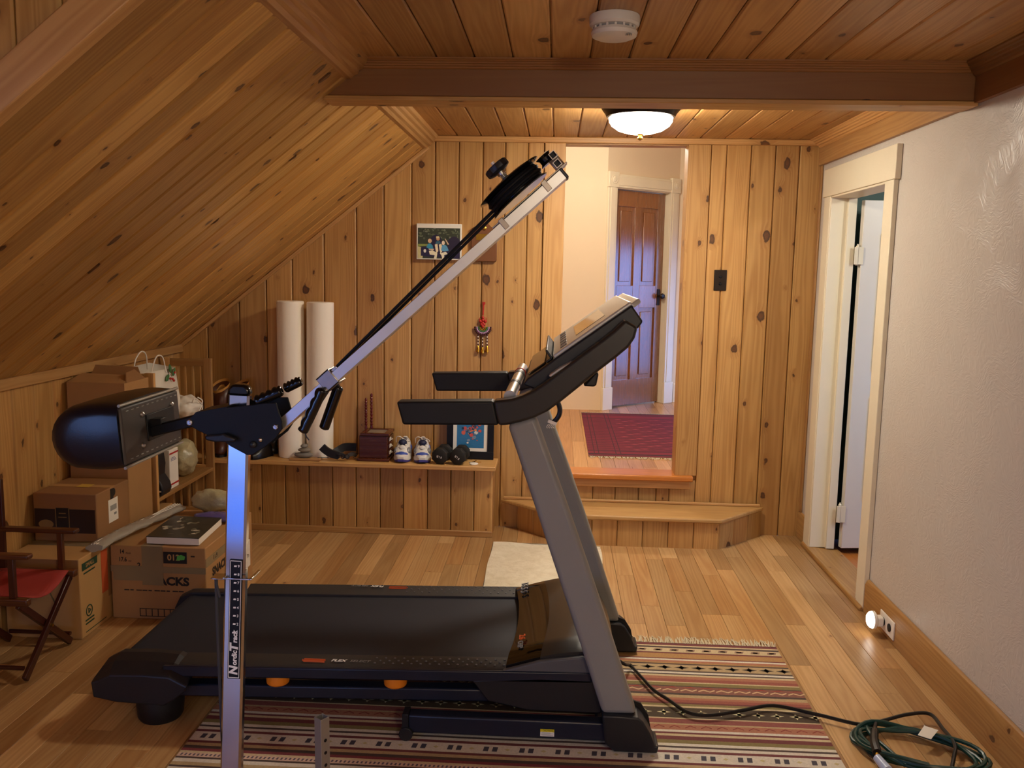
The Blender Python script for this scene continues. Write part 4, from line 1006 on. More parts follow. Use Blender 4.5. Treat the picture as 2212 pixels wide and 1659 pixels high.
grip(g[4], g[5], .0132, 1.90, True, 1); grip(g[6], g[7], .0118, 1.94, True, 1)
b = MB(); b.tube([Vector((g[0][0], 1.9, g[0][1])), RF(uc, -H_, -.02)], .003, 6); b.tube([Vector((g[2][0], 1.935, g[2][1])), RF(uc + .004, -H_, 0)], .003, 6)
b.tube(spline([RF(uc, -H_ + .002, -.014), Vector((g[1][0] + .004, 1.91, g[1][1] + .01)), Vector((g[1][0] + .009, 1.91, g[1][1] - .02))], 4), .0016, 6); b.build('grip_cord', ROPE, SK)
# base on the floor
b = MB(); bar(b, (-1.55, SY, .032), (-.50, SY, .032), .022, .03, .005); b.build('base_beam', CHROME, SK)
for x in (-1.5, -.54):
    b = MB(); b.tube([(x, SY - .26, .022), (x, SY + .26, .022)], .021, 14); b.build('cross_foot', BLACK, SK)
b = MB(); b.loft([[base + ex*u + Vector((0, v, 0)) + dp*h_ for u, v in ((-.032, -.02), (.032, -.02), (.032, .02), (-.032, .02))] for h_ in (-.012, .10)]); b.build('post_socket', BLACK, SK, bevel=.003)
sp0, sp1 = Vector((-0.5289,1.93,0.44)), Vector((-0.5279,1.93,0.315))
sd = (sp0 - sp1).normalized(); sb = sp1 - sd * (sp1.z - .04) / sd.z
b = MB(); b.T = Matrix.Translation((0, 0, 0))
m45 = [(-.0125, -.0125), (.0125, -.0125), (.0125, .0125), (-.0125, .0125)]
def rot(u, v): q = math.radians(52); return (u*math.cos(q) - v*math.sin(q), u*math.sin(q) + v*math.cos(q))
def sring(h_, k=1.): return [sb + sd*h_ + Vector((*rot(u*k, v*k), 0)) for u, v in m45]
LSd = (sp0 - sb).length; b.T = None
b.loft([sring(0), sring(LSd), sring(LSd, .84), sring(LSd - .03, .84)]); b.build('front_post', plain('grey zinc post', '#9a9894', .38, .55, var=.04), SK, bevel=.0006)
for i in range(4):
    c = sb + sd * (LSd - .055 - .031*i); nx, ny = rot(0, -1)
    b = MB(); b.lathe([(.0042, -.001), (.0042, .0006), (.003, .0008)], c + Vector((nx, ny, 0)) * .0125, (nx, ny, 0), 12); b.build('adjustment_hole', BLACK, SK)

SK.location.z += .0046


# ------------------------------------------------------------------ rugs and mat
def rug(name, x0, x1, y0, y1, stripes, motifs, mat, z=.0, th=.0035):
    # stripes: list of (y_top, y_bottom, colour) running along x; motifs: polygons (pts, colour)
    b = MB(); top = z + th; n = 12
    wv = lambda x, y: .0014 * math.sin(x*3.1 + y*2.) + .0008 * math.sin(x * 9.)
    wz = lambda x, y: .0012 * (1 + math.sin(x * 7.3 + y * 5.1))
    for a, c, col in stripes:
        q = sr(col)[:3]
        for i in range(n):
            xa, xb = x0 + (x1-x0)*i/n, x0 + (x1-x0)*(i+1)/n
            b.add([(xa, a + wv(xa, a), top), (xb, a + wv(xb, a), top), (xb, c + wv(xb, c), top), (xa, c + wv(xa, c), top)], [(3, 2, 1, 0)], None, 0, q)
    b.add([(x0, y0, z), (x1, y0, z), (x1, y1, z), (x0, y1, z), (x0, y0, top), (x1, y0, top), (x1, y1, top), (x0, y1, top)], [(0, 1, 2, 3), (0, 1, 5, 4), (1, 2, 6, 5), (2, 3, 7, 6), (3, 0, 4, 7)], None, 0, sr('#8a7050')[:3])
    for pts, col in motifs:
        b.add([(x, y + wv(x, y), top + .0004) for x, y in pts], [list(range(len(pts)))], None, 0, sr(col)[:3])
    return b.build(name, mat, smooth=False)
MR, CRM, TAN, SAL, OLV, DK, WHT, RED, BEI = '#73393a', '#cdb992', '#b08552', '#ad7258', '#857748', '#51403a', '#dcd3c2', '#80383c', '#b89f76'
ST = [(3.443,3.416,MR),(3.416,3.405,CRM),(3.405,3.39,DK),(3.39,3.351,CRM),(3.351,3.339,MR),(3.339,3.298,TAN),(3.298,3.290,MR),(3.290,3.277,WHT),(3.277,3.262,SAL),(3.262,3.25,TAN),(3.25,3.24,DK),(3.24,3.19,BEI),(3.19,3.179,DK),(3.179,3.164,WHT),(3.164,3.155,DK),(3.155,3.141,CRM),
      (3.141,3.12,SAL),(3.12,3.097,'#9a5648'),(3.097,3.089,CRM),(3.089,3.066,OLV),(3.066,3.06,DK),(3.06,3.01,'#8a5a4c'),(3.01,2.996,DK),(2.996,2.975,BEI),(2.975,2.96,SAL),(2.96,2.940,'#9a5648'),(2.94,2.930,MR),(2.93,2.915,OLV),(2.915,2.903,CRM),(2.903,2.832,'#4a3c2c'),(2.832,2.825,CRM),(2.825,2.795,'#8f4f48'),
      (2.795,2.785,BEI),(2.785,2.772,DK),(2.772,2.762,BEI),(2.762,2.752,WHT),(2.752,2.742,DK),(2.742,2.735,BEI),(2.735,2.722,'#8a5a50'),(2.722,2.705,WHT),(2.705,2.697,DK),(2.697,2.65,SAL),(2.65,2.643,WHT),(2.643,2.62,MR),(2.62,2.607,CRM),(2.607,2.594,OLV),
      (2.594,2.586,DK),(2.586,2.578,BEI)]
# the near half mirrors to finer red, grey and white bands
ST = [s for s in ST if s[1] >= 2.803 or s[0] > 2.81]
ST = [s for s in ST if s[1] > 2.79]
ST += [(ST[-1][1],2.786,BEI),(2.786,2.752,SAL),(2.752,2.738,WHT),(2.738,2.727,MR),(2.727,2.713,CRM),(2.713,2.69,MR),(2.69,2.668,OLV),(2.668,2.652,WHT),(2.652,2.641,DK),(2.641,2.625,WHT),(2.625,2.611,MR),(2.611,2.558,WHT),(2.558,2.545,MR),(2.545,2.528,BEI),(2.528,2.512,DK),(2.512,2.497,RED),(2.497,2.486,CRM),(2.486,2.465,'#d9b8a4'),(2.465,2.455,DK),(2.455,2.436,WHT),(2.436,2.418,BEI),(2.418,2.408,DK),(2.408,2.39,WHT),(2.39,2.36,MR),(2.36,2.33,OLV),(2.33,2.28,CRM),(2.28,2.25,RED),(2.25,2.2,BEI),(2.2,2.17,MR),(2.17,2.1,WHT),(2.1,2.05,OLV),(2.05,2.0,MR)]
MO = []
x = -1.10
while x < .9:
    for dx in (0, .028): MO.append(([(x+dx, 2.572), (x+dx+.016, 2.572), (x+dx+.019, 2.598), (x+dx+.003, 2.598)], '#4a4650'))
    MO.append(([(x+.068, 2.585), (x+.077, 2.578), (x+.086, 2.585), (x+.077, 2.592)], '#c9bb88'))
    x += .113
x = -1.12
while x < .9: MO.append(([(x, 2.47), (x+.006, 2.47), (x+.008, 2.482), (x+.002, 2.482)], '#6a5a66')); x += .013
x = -1.09
while x < .9:
    for a, c, col in ((.030, .010, '#3c3028'), (.010, .020, '#3c3028')): MO.append(([(x-a, 3.215), (x, 3.215-c), (x+a, 3.215), (x, 3.215+c)], col))
    for a, c in ((.024, .008), (.008, .020)): MO.append(([(x-a+.02, 2.868), (x+.02, 2.868-c), (x+a+.02, 2.868), (x+.02, 2.868+c)], '#d8cfa2'))
    MO.append(([(x-.028, 3.362), (x+.006, 3.362), (x+.012, 3.380), (x-.022, 3.380)], '#9a7a66')); MO.append(([(x-.02, 3.366), (x, 3.366), (x+.004, 3.376), (x-.016, 3.376)], '#d8c49c'))
    MO.append(([(x-.03, 3.022), (x-.01, 3.034), (x+.012, 3.022), (x+.03, 3.034), (x+.03, 3.042), (x+.012, 3.030), (x-.01, 3.042), (x-.03, 3.030)], '#d6b48c')); MO.append(([(x-.03, 3.046), (x+.01, 3.052), (x+.03, 3.046), (x+.01, 3.058)], '#a8342c'))
    x += .064
x = -1.1
while x < .9: MO.append(([(x, 2.762), (x+.018, 2.776), (x+.036, 2.764), (x+.036, 2.770), (x+.018, 2.782), (x, 2.768)], '#8e4238')); x += .052
KR = rug('kilim_rug', -1.128, .92, 2.0, 3.443, ST, MO, KILIM)
tag(KR, 'long flatwoven striped rug in reds and creams under the treadmill', 'rug')
def fringe(name, x0, x1, y, d, L, z, n, mat, parent):
    b = MB()
    for i in range(n):
        x = x0 + (x1-x0)*(i+RND.random()*.8)/n; l = L*RND.uniform(.65, 1.1); sx = RND.uniform(-.018, .018)
        b.tube([(x, y - d*.006, z + .004), (x + sx*.5, y + d*l*.5, z + .004 + RND.random()*.003), (x + sx, y + d*l, z + .002)], [.0022, .002, .0012], 5)
    o = b.build(name, mat, parent); o['kind'] = 'stuff'; return o
WOOL = plain('cream wool fringe', '#d9ceb2', .9, var=.05)
fringe('fringe', -1.125, .918, 3.443, 1, .062, 0, 420, WOOL, KR)
HS = [(7.14,7.10,'#3a0d16'),(7.10,7.05,'#661020'),(7.05,7.03,'#2c0a12'),(7.03,6.9,'#741223'),(6.9,6.88,'#3a0d16')] + [(6.88 - i*.06, 6.85 - i*.06, '#701224') for i in range(21)] + [(6.85 - i*.06, 6.82 - i*.06, '#5e0e1c') for i in range(21)] + [(5.62,5.60,'#3a0d16'),(5.60,5.53,'#741223'),(5.53,5.50,'#2c0a12'),(5.50,5.455,'#661020')]
HM = []
for i in range(40):
    for j in range(10):
        x, y = .50 + j*.1 + (i % 2)*.05, 6.84 - i*.03
        HM.append(([(x-.03, y), (x, y-.007), (x+.03, y), (x, y+.007)], '#4a0e1c' if (i+j) % 3 else '#a84a4a'))
for xx in (.262, .29, .40, .43): HM.append(([(xx, 5.5), (xx+.006, 5.5), (xx+.006, 7.1), (xx, 7.1)], '#3a0d16'))
for i in range(40): HM.append(([(.31, 5.54+i*.038), (.345, 5.55+i*.038), (.38, 5.54+i*.038), (.345, 5.56+i*.038)], '#55101f'))
HR = rug('hall_rug', .225, 1.5, 5.455, 7.14, HS, HM, KILIM, HF, .008)
tag(HR, 'deep red oriental rug with white fringe on the raised hall floor', 'rug')
fringe('fringe', .228, 1.495, 5.455, -1, .05, HF, 220, WOOL, HR); fringe('fringe', .228, 1.495, 7.14, 1, .05, HF, 220, WOOL, HR)
b = MB()
b.grid(lambda u, v: (-.316 + .04*v*0 + .585*u + .004*math.sin(v*9) , 4.66 - .012*math.sin(u*PI) - .75*v + .02*(1-u)*(1-v), .009 + .003*math.sin(u*11+v*7)), 16, 16)
vs0 = len(b.v)
b.add([(-.316, 4.68, 0), (.269, 4.66, 0), (.269, 3.91, 0), (-.316, 3.91, 0), (-.316, 4.68, .008), (.269, 4.66, .008), (.269, 3.91, .008), (-.316, 3.91, .008)], [(0, 1, 5, 4), (1, 2, 6, 5), (2, 3, 7, 6), (3, 0, 4, 7), (0, 3, 2, 1)])
tag(b.build('floor_mat', MATW), 'white plush mat lying on the floor before the wooden step', 'mat')

# ------------------------------------------------------------------ wooden step and built-in bench
WS = thing('wooden_step', 'low pine step with angled ends below the hall opening', 'step', (.45, 4.85, 0))
sb_ = [(-.20, BY - .024), (.085, 4.70), (.915, 4.70), (1.205, BY - .024)]
b = MB()
for i in range(3):
    A_, B_ = Vector((*sb_[i], 0)), Vector((*sb_[i+1], 0)); U_ = (B_ - A_); l_ = U_.length; U_.normalize(); N_ = Vector((U_.y, -U_.x, 0))
    k = max(1, round(l_ / .135))
    for j in range(k): b.plank(A_, (0, 0, 1), U_, N_, l_*j/k, l_*(j+1)/k, (0, .148), (0, .148), .016, .004, .0012)
b.build('riser_board', PINE, WS, smooth=False)
b = MB(); b.prism([(-.30, BY - .0225), (.075, 4.678), (.925, 4.678), (1.215, BY - .0225)], XY, (.149, .174))
ob = b.build('tread', OAK, WS, bevel=.008, seg=3)
b = MB(); b.box((-.28, BY - .04, .1745), (1.19, BY - .0225, .19)); b.build('back_strip', PINE_T, WS, bevel=.004)
BN = thing('bench', 'built-in pine bench along the gable wall with ledge full of things', 'bench', (-1.2, 4.88, 0))
b = MB()
sm = [-2.17, -2.05, -1.915, -1.78, -1.644, -1.508, -1.373, -1.238, -1.104, -.968, -.836, -.70, -.568, -.437, -.332]
for a, c in zip(sm, sm[1:]): b.plank((0, 4.79, 0), (0, 0, 1), (1, 0, 0), (0, -1, 0), a, c, (.03, .388), (.03, .388), .018, .0045, .0015)
b.plank((-.332, 0, 0), (0, 0, 1), (0, 1, 0), (1, 0, 0), 4.80, 4.978, (.0, .388), (.0, .388), .016, .004, .001)
b.build('front_panel', PINE, BN, smooth=False)
b = MB(); b.box((-2.17, 4.742, .387), (-.315, BY - .022, .412)); b.build('ledge', OAK, BN, bevel=.004)
b = MB(); b.box((-2.17, 4.772, .0), (-.330, 4.7905, .034)); b.build('base_trim', PINE_T, BN, bevel=.003)
LZ = .4125

# ------------------------------------------------------------------ things on the bench
FR = 'foam rollers standing on the bench'
for x, y, h, d, lb in ((-1.494, 4.885, .885, 0, 'left one of two tall white foam rollers standing on bench'), (-1.335, 4.89, .882, .012, 'right one of two tall white foam rollers standing on bench')):
    b = MB(); b.lathe([(.01, 0), (.072, 0), (.0755, .004), (.0755, h - .004), (.072, h), (.014, h), (.012, h - .01)], (x, y, LZ), (d, 0, 1), n=40); tag(b.build('foam_roller', FOAM), lb, 'foam roller', FR)
ST_ = thing('stone_stack', 'three grey pebbles stacked on a small pine base', 'ornament', (-1.40, 4.79, LZ))
b = MB(); b.box((-1.475, 4.755, LZ), (-1.30, 4.80, LZ + .014)); b.build('base', PINE_T, ST_, bevel=.003)
for x, z, rx, rz, m in ((-1.398, .030, .052, .017, STONE), (-1.393, .058, .037, .0135, STONE2), (-1.394, .081, .020, .0115, STONE)):
    b = MB(); b.ball((x, 4.780, LZ + .0135 + z - .0135), (rx, .025, rz), 20, 11, fn=lambda p: Vector((p.x*(1+.05*math.sin(p.y*90)), p.y, p.z*(1+.06*math.sin(p.x*50))))); b.build('stone', m, ST_)
JB = thing('mahogany_box', 'dark red wooden box with glass lid standing on bench', 'box', (-1.0, 4.87, LZ))
b = MB(); b.box((-1.087, 4.80, LZ + .018), (-.927, 4.965, LZ + .145)); b.build('case', MAHOG, JB, bevel=.003)
b = MB(); b.box((-1.098, 4.79, LZ), (-.916, 4.972, LZ + .018)); b.build('plinth', MAHOG, JB, bevel=.005)
b = MB()
for a, c in (((-1.080, 4.795), (-.918, 4.822)), ((-1.080, 4.94), (-.918, 4.97)), ((-1.080, 4.822), (-1.05, 4.94)), ((-.948, 4.822), (-.918, 4.94))): b.box((*a, LZ + .1455), (*c, LZ + .160))
b.build('lid_frame', MAHOG, JB, bevel=.003)
b = MB(); b.box((-1.051, 4.821, LZ + .147), (-.947, 4.941, LZ + .1555)); b.build('glass_lid', plain('dusty glass', '#8d8574', .08, var=.04), JB)
for i in range(3):
    b = MB(); b.box((-.927, 4.815, LZ + .028 + i*.038), (-.921, 4.955, LZ + .060 + i*.038)); dr = b.build('drawer', MAHOG, JB, bevel=.002)
    b = MB(); b.box((-.921, 4.83, LZ + .036 + i*.038), (-.919, 4.87, LZ + .054 + i*.038)); b.tube([(-.919, 4.84, LZ + .048 + i*.038), (-.911, 4.845, LZ + .043 + i*.038), (-.911, 4.865, LZ + .043 + i*.038), (-.919, 4.87, LZ + .048 + i*.038)], .002, 6); b.build('drawer_pull', PAPER, dr)
for x, y, h, lb in ((-1.083, 4.975, .335, 'shorter front one of two turned dark red sticks behind the mahogany box'), (-1.051, 4.975, .362, 'taller one of two turned dark red sticks behind the mahogany box')):
    b = MB(); pr = [(.007, 0), (.009, .004), (.008, .03), (.006, .05), (.0085, .16)]
    for i in range(9): z = .175 + i*(h - .19)/9; pr += [(.0062, z), (.0092, z + .006), (.0062, z + .012)]
    pr += [(.008, h - .01), (.004, h)]
    b.lathe(pr, (x, y - .012, LZ), n=14); tag(b.build('turned_stick', REDW), lb, 'stick', 'turned red sticks')
# sneakers, toes to the room
def sneaker():
    t = thing('sneaker', 'left one of two white and blue sneakers beside the mahogany box', 'shoe', (0, 0, 0), 'sneakers on the bench')
    def out(s):  # s 0 toe .. 1 heel -> half width, top height
        w = .040*math.sin(min(1, (s*.98 + .045)*2.2) * PI/2)**.6 * (1 - .26*max(0, (s - .32)/.68)) * (1 if s < .93 else (1 - ((s - .93)/.07)**2*.45))
        return w
    Ls = .205
    def loftz(levels, name, m, s0=0., s1=1., par=t):
        b = MB(); rings = []
        for zf, k in levels:
            ring = []
            N = 18
            for i in range(N): s = s0 + (s1-s0)*i/(N-1); ring.append((out(s)*k, -Ls/2 + Ls*s, zf(s)))
            for i in range(N-1, -1, -1): s = s0 + (s1-s0)*i/(N-1); ring.append((-out(s)*k, -Ls/2 + Ls*s, zf(s)))
            rings.append([Vector(p) for p in ring])
        b.loft(rings); return b.build(name, m, par)
    toe = lambda s: .010*max(0, 1 - s/.22)**2
    loftz([(lambda s: toe(s), .9), (lambda s: .002 + toe(s), 1.), (lambda s: .012 + toe(s), 1.03)], 'outsole', SOLEB)
    loftz([(lambda s: .0122 + toe(s), 1.03), (lambda s: .020 + toe(s), 1.06), (lambda s: .027 + .006*s + toe(s)*.6, .98)], 'midsole', SHOEW)
    up = lambda s: .030 + .078*min(1, (s/.62))**.85 - .012*max(0, (s - .62)/.38) + .012*max(0, (s-.9)/.1)
    up2 = lambda f: (lambda s: .026 + (up(s) - .026)*f)
    loftz([(up2(0), .96), (up2(.35), .97), (up2(.7), .84), (up2(.9), .62), (up2(1.), .40)], 'upper', SHOEW)
    b = MB()
    for sx in (-1, 1):
        for s0, s1, f0, f1, k in ((.10, .24, .1, .72, .955), (.42, .55, .05, .55, .985)):
            pass
    b = MB(); b.ball((0, -.062, .041), (.031, .026, .0155), 16, 8); b.build('toe_panel', SHOEB, t)
    for sx in (-1, 1):
        b = MB(); b.ball((sx*.028, -.024, .052), (.0135, .034, .020), 12, 8); b.build('side_panel', SHOES, t)
        b = MB(); b.ball((sx*.031, .045, .055), (.006, .038, .018), 12, 8); b.build('heel_panel', SHOEB, t)
    b = MB(); b.ball((0, -.042, .071), (.016, .012, .012), 14, 8); b.lathe([(.006, 0), (.006, .003)], (0, -.054, .074), (0, -1, .5), 12, 0); b.build('tongue_badge', SHOEW, t)
    b = MB(); b.lathe([(.0055, 0), (.0055, .0025)], (0, -.0535, .074), (0, -1, .45), 12); b.build('badge_dot', BLACK, t)
    b = MB(); b.ball((0, -.012, .094), (.020, .026, .018), 14, 8); b.build('tongue', SHOEN, t)
    b = MB(); b.ball((0, .052, .098), (.020, .036, .012), 14, 8); b.build('collar_lining', SHOEN, t)
    b = MB()
    for i in range(4): y = -.038 + i*.013; b.tube(spline([(-.022, y, .070 + i*.008), (0, y - .002, .084 + i*.009), (.022, y, .070 + i*.008)], 4), .0026, 6)
    b.tube(spline([(0, .004, .112), (-.018, -.012, .126), (-.032, -.004, .118), (-.034, .01, .09)], 5), .0022, 6); b.tube(spline([(0, .004, .112), (.02, -.02, .118), (.034, -.018, .104), (.026, -.004, .098)], 5), .0022, 6)
    b.build('laces', PAPER, t)
    return t
S1 = sneaker(); S1.location = (-.850, 4.868, LZ); S1.rotation_euler = (0, 0, math.radians(2))
S1.scale = (1.2, 1.0, 1.08); S2 = copy_tree(S1); S2.location = (-.739, 4.868, LZ); S2.rotation_euler = (0, 0, math.radians(7)); S2['label'] = 'right one of two white and blue sneakers next to the dumbbells'
def dumbbell():
    t = thing('dumbbell', 'left one of two black hexagonal dumbbells, its mark upside down', 'dumbbell', (0, 0, 0), 'dumbbells on the bench')
    for y0, y1 in ((-.076, -.026), (.026, .076)):
        b = MB(); n = 8
        def rg(y, r): return [Vector((r*math.cos(2*PI*(k+.5)/n), y, .046 + r*math.sin(2*PI*(k+.5)/n))) for k in range(n)]
        b.loft([rg(y0, .034), rg(y0 + .006, .0465), rg((y0+y1)/2, .0485), rg(y1 - .006, .0465), rg(y1, .034)]); b.build('weight_head', IRON, t, bevel=.003)
    b = MB(); b.tube([(0, -.03, .046), (0, .03, .046)], .014, 14); b.build('handle', IRON, t)
    return t
for x, y, r, lb in ((-.622, 4.838, 2.9, 'left one of two black dumbbells in front of framed print'), (-.522, 4.836, 2.5, 'right one of two black dumbbells in front of framed print')):
    dd = dumbbell(); dd['label'] = lb; dd.location = (x, y, LZ); 
    dd.rotation_euler = (0, 0, math.radians(-6))
    bpy.context.view_layer.update()
    text('weight_mark', '8 LB', .017, (0, 0, 0), (1, 0, 0), (0, 1, 0), WHITE, None)
    ob = bpy.context.scene.objects['weight_mark'] if 'weight_mark' in bpy.context.scene.objects else None
    tm = [o for o in COL.objects if o.name.startswith('weight_mark') and o.parent is None][0]
    tm.data.transform(frame((0, -.0764, .044), (math.cos(r), 0, math.sin(r)), (-math.sin(r), 0, math.cos(r)))); tm.parent = dd
# framed print leaning on the wall
FP = thing('framed_print', 'black framed blue print leaning on wall at bench end', 'picture', (-.475, 4.95, LZ))
ftl = Matrix.Translation((-.475, 4.932, LZ)) @ Matrix.Rotation(math.radians(-5.), 4, 'X')
FW, FH = .135, .325
b = MB(); b.T = ftl
for a, c in (((-FW, 0), (FW, .045)), ((-FW, FH - .045), (FW, FH)), ((-FW, .045), (-FW + .036, FH - .045)), ((FW - .036, .045), (FW, FH - .045))): b.box((a[0], -.008, a[1]), (c[0], .008, c[1]))
b.box((-FW + .03, .004, .04), (FW - .03, .0075, FH - .04)); b.build('frame', BLACK, FP, bevel=.003)
b = MB(); b.T = ftl; b.box((-FW + .034, -.001, .043), (FW - .034, .0035, FH - .043)); b.build('mat_board', PAPER, FP)
b = MB(); b.T = ftl; t_ = [-.0012]
def pb_(poly, c): t_[0] -= .00006; b.add([(x, t_[0], z) for x, z in poly], [list(range(len(poly)))], None, 0, sr(c)[:3])
pb_([(-.078, .064), (.078, .064), (.078, .265), (-.078, .265)], '#2a6f9a')
rr = random.Random(11)
for i in range(46):
    x, z, r = rr.gauss(0, .026), rr.gauss(.165, .03), rr.uniform(.004, .013)
    if abs(x) < .065 and .08 < z < .25: pb_([(x + r*math.cos(q*.9), z + r*rr.uniform(.6, 1.2)*math.sin(q*.9)) for q in range(7)], rr.choice(['#c9503c', '#22262e', '#d8d2c4', '#e08a3c', '#3a3f4a', '#7a8a96', '#d9603c']))
b.build('print', PRINT, FP, smooth=False)
KY = thing('key_fob', 'small white fob with keys at the right end of the bench', 'key fob', (-.44, 4.82, LZ))
b = MB(); b.lathe([(.02, 0), (.024, .002), (.022, .007), (.012, .009)], (-.440, 4.800, LZ), (0, 0, 1), 20); b.build('fob', IVORY, KY)
b = MB(); b.tube([(-.46 + .011*math.cos(q*.5), 4.832 + .011*math.sin(q*.5), LZ + .003) for q in range(13)], .0012, 6, closed=True); b.build('key_ring', STEEL, KY)
for a in (.3, 1.2):
    b = MB(); b.T = Matrix.Translation((-.452, 4.838, LZ + .001)) @ Matrix.Rotation(a, 4, 'Z'); b.lathe([(.010, 0), (.010, .002)], (.008, 0, 0), n=12); b.box((.016, -.003, 0), (.05, .003, .002)); b.build('key', GOLD, KY)
# black weight gloves / straps
GL = thing('lifting_straps', 'tangle of black padded lifting straps left of the mahogany box', 'straps', (-1.2, 4.83, LZ))
def strap(pts, w, th=.004):
    P = spline(pts, 6); b = MB(); rings = []
    for i, p in enumerate(P):
        t = (P[min(i+1, len(P)-1)] - P[max(i-1, 0)]).normalized(); s = Vector((0, 1, 0)) if abs(t.y) < .8 else Vector((1, 0, 0)); s = (s - t*t.dot(s)).normalized(); n = t.cross(s)
        rings.append([p + s*w + n*th, p + s*w - n*th, p - s*w - n*th, p - s*w + n*th])
    b.loft(rings); return b
z = LZ + .012
strap([(-1.295, 4.785, z + .066), (-1.275, 4.785, z + .048), (-1.245, 4.787, z + .03), (-1.20, 4.79, z + .016)], .008, .021).build('wide_strap', BRUB, GL)
strap([(-1.12, 4.875, z + .05), (-1.18, 4.865, z + .052), (-1.215, 4.85, z + .036), (-1.235, 4.825, z + .022)], .008, .022).build('wide_strap', BRUB, GL)
strap([(-1.25, 4.80, z + .022), (-1.225, 4.79, z + .012), (-1.19, 4.79, z + .026), (-1.165, 4.795, z + .012), (-1.13, 4.81, z + .024), (-1.11, 4.83, z + .012)], .005, .010).build('buckle_strap', plain('grey webbing', '#3d3833', .7), GL)
b = MB()
for x in (-1.205, -1.175, -1.15): b.tube([(x + .011*math.cos(q*.52), 4.778, z + .016 + .013*math.sin(q*.52)) for q in range(12)], .0028, 6, closed=True)
b.build('finger_loop', BLACKL, GL); b = MB(); b.tube(spline([(-1.26, 4.80, z + .003), (-1.30, 4.79, z + .002), (-1.32, 4.785, z + .003)], 4), .0015, 5); b.tube(spline([(-1.12, 4.80, z + .006), (-1.10, 4.788, z + .002), (-1.085, 4.78, z + .003)], 4), .0018, 5); b.build('loose_cord', ROPE, GL)
# tall boots and black shoes at the left end
BT = 'tall brown boots on the bench'
def boot(BROWNL, TANL):
    t = thing('tall_boot', '', 'boot', (0, 0, 0), BT)
    b = MB(); rings = []
    for z, rx, ry, dy in ((.012, .040, .075, -.03), (.03, .043, .078, -.03), (.06, .040, .07, -.025), (.085, .036, .052, -.005), (.11, .035, .042, .012), (.2, .042, .046, .015), (.3, .050, .052, .015), (.385, .052, .054, .015)):
        rings.append([Vector((rx*math.cos(2*PI*k/20), dy + ry*math.sin(2*PI*k/20), z + (.03*math.cos(2*PI*k/20 - 1.) if z > .36 else 0))) for k in range(20)])
    b.loft(rings, caps=False); o = b.build('shaft', BROWNL, t, ang=60); so = o.modifiers.new('t', 'SOLIDIFY'); so.thickness = .004
    b = MB(); rr_ = [[Vector(((rx)*math.cos(2*PI*k/20), .015 + rx*math.sin(2*PI*k/20), z + (.03*math.cos(2*PI*k/20 - 1.) if z > .36 else 0))) for k in range(20)] for z, rx in ((.30, .045), (.384, .0505), (.40, .0515))]
    b.loft(rr_, caps=False); b.build('lining', TANL, t, ang=60)
    b = MB(); b.loft([[Vector((.043*math.cos(2*PI*k/20), -.03 + .08*math.sin(2*PI*k/20), z)) for k in range(20)] for z in (0, .013)]); b.build('sole', BLACKL, t)
    return t
o = boot(BROWNL, TANL); o.location = (-1.905, 4.885, LZ); o.rotation_euler = (0, 0, .25); o['label'] = 'brown leather boot leaning nearest the slatted shelf unit on bench'
o2 = copy_tree(o); o2.location = (-1.80, 4.89, LZ); o2.rotation_euler = (0, 0, -.1); o2['label'] = 'brown leather boot standing just behind the chrome post on bench'
def shoe():
    t = thing('black_shoe', '', 'shoe', (0, 0, 0), 'black leather shoes on the bench')
    b = MB(); rings = []
    for s in range(9):
        q = s / 8; y = -.1 + .2*q; w = .036*math.sin(min(1, (q + .06)*2.3)*PI/2)**.6*(1 - .22*max(0, q - .4)/.6); h = .032 + .05*min(1, q/.55)**1.2
        rings.append([Vector((w*math.cos(PI*k/10), y, .008 + (h - .008)*math.sin(PI*k/10)**.8)) for k in range(11)] + [Vector((0, y, .008))])
    b.loft(rings); b.build('upper', BLACKL, t, ang=60)
    b = MB(); b.prism([(.040*math.sin(min(1, (q/20 + .04)*2.3)*PI/2)**.6*(1 - .2*max(0, q/20 - .4)/.6), -.104 + .208*q/20) for q in range(21)] + [(-.040*math.sin(min(1, (q/20 + .04)*2.3)*PI/2)**.6*(1 - .2*max(0, q/20 - .4)/.6), -.104 + .208*q/20) for q in range(20, -1, -1)], XY, (0, .010)); b.build('sole', BLACK, t)
    b = MB()
    for i in range(3): b.tube([(-.018, -.02 + i*.016, .066 + i*.006), (0, -.022 + i*.016, .078 + i*.006), (.018, -.02 + i*.016, .066 + i*.006)], .0022, 6)
    b.tube(spline([(0, .01, .09), (-.02, -.01, .10), (-.034, -.01, .085)], 4), .0018, 6); b.build('laces', ROPE, t)
    return t
o = shoe(); o.location = (-1.655, 4.815, LZ); o.scale = (.85, .72, .9); o.rotation_euler = (0, 0, -.42); o['label'] = 'black laced shoe on the bench between chrome post and left foam roller'
del o['group']
o = boot(BLACKL, BLACK); o.location = (-1.634, 4.944, LZ); o.name = 'short_boot'; o.scale = (.95, .38, .62); o['label'] = 'short black boot half hidden between the bracket and left foam roller'; del o['group']


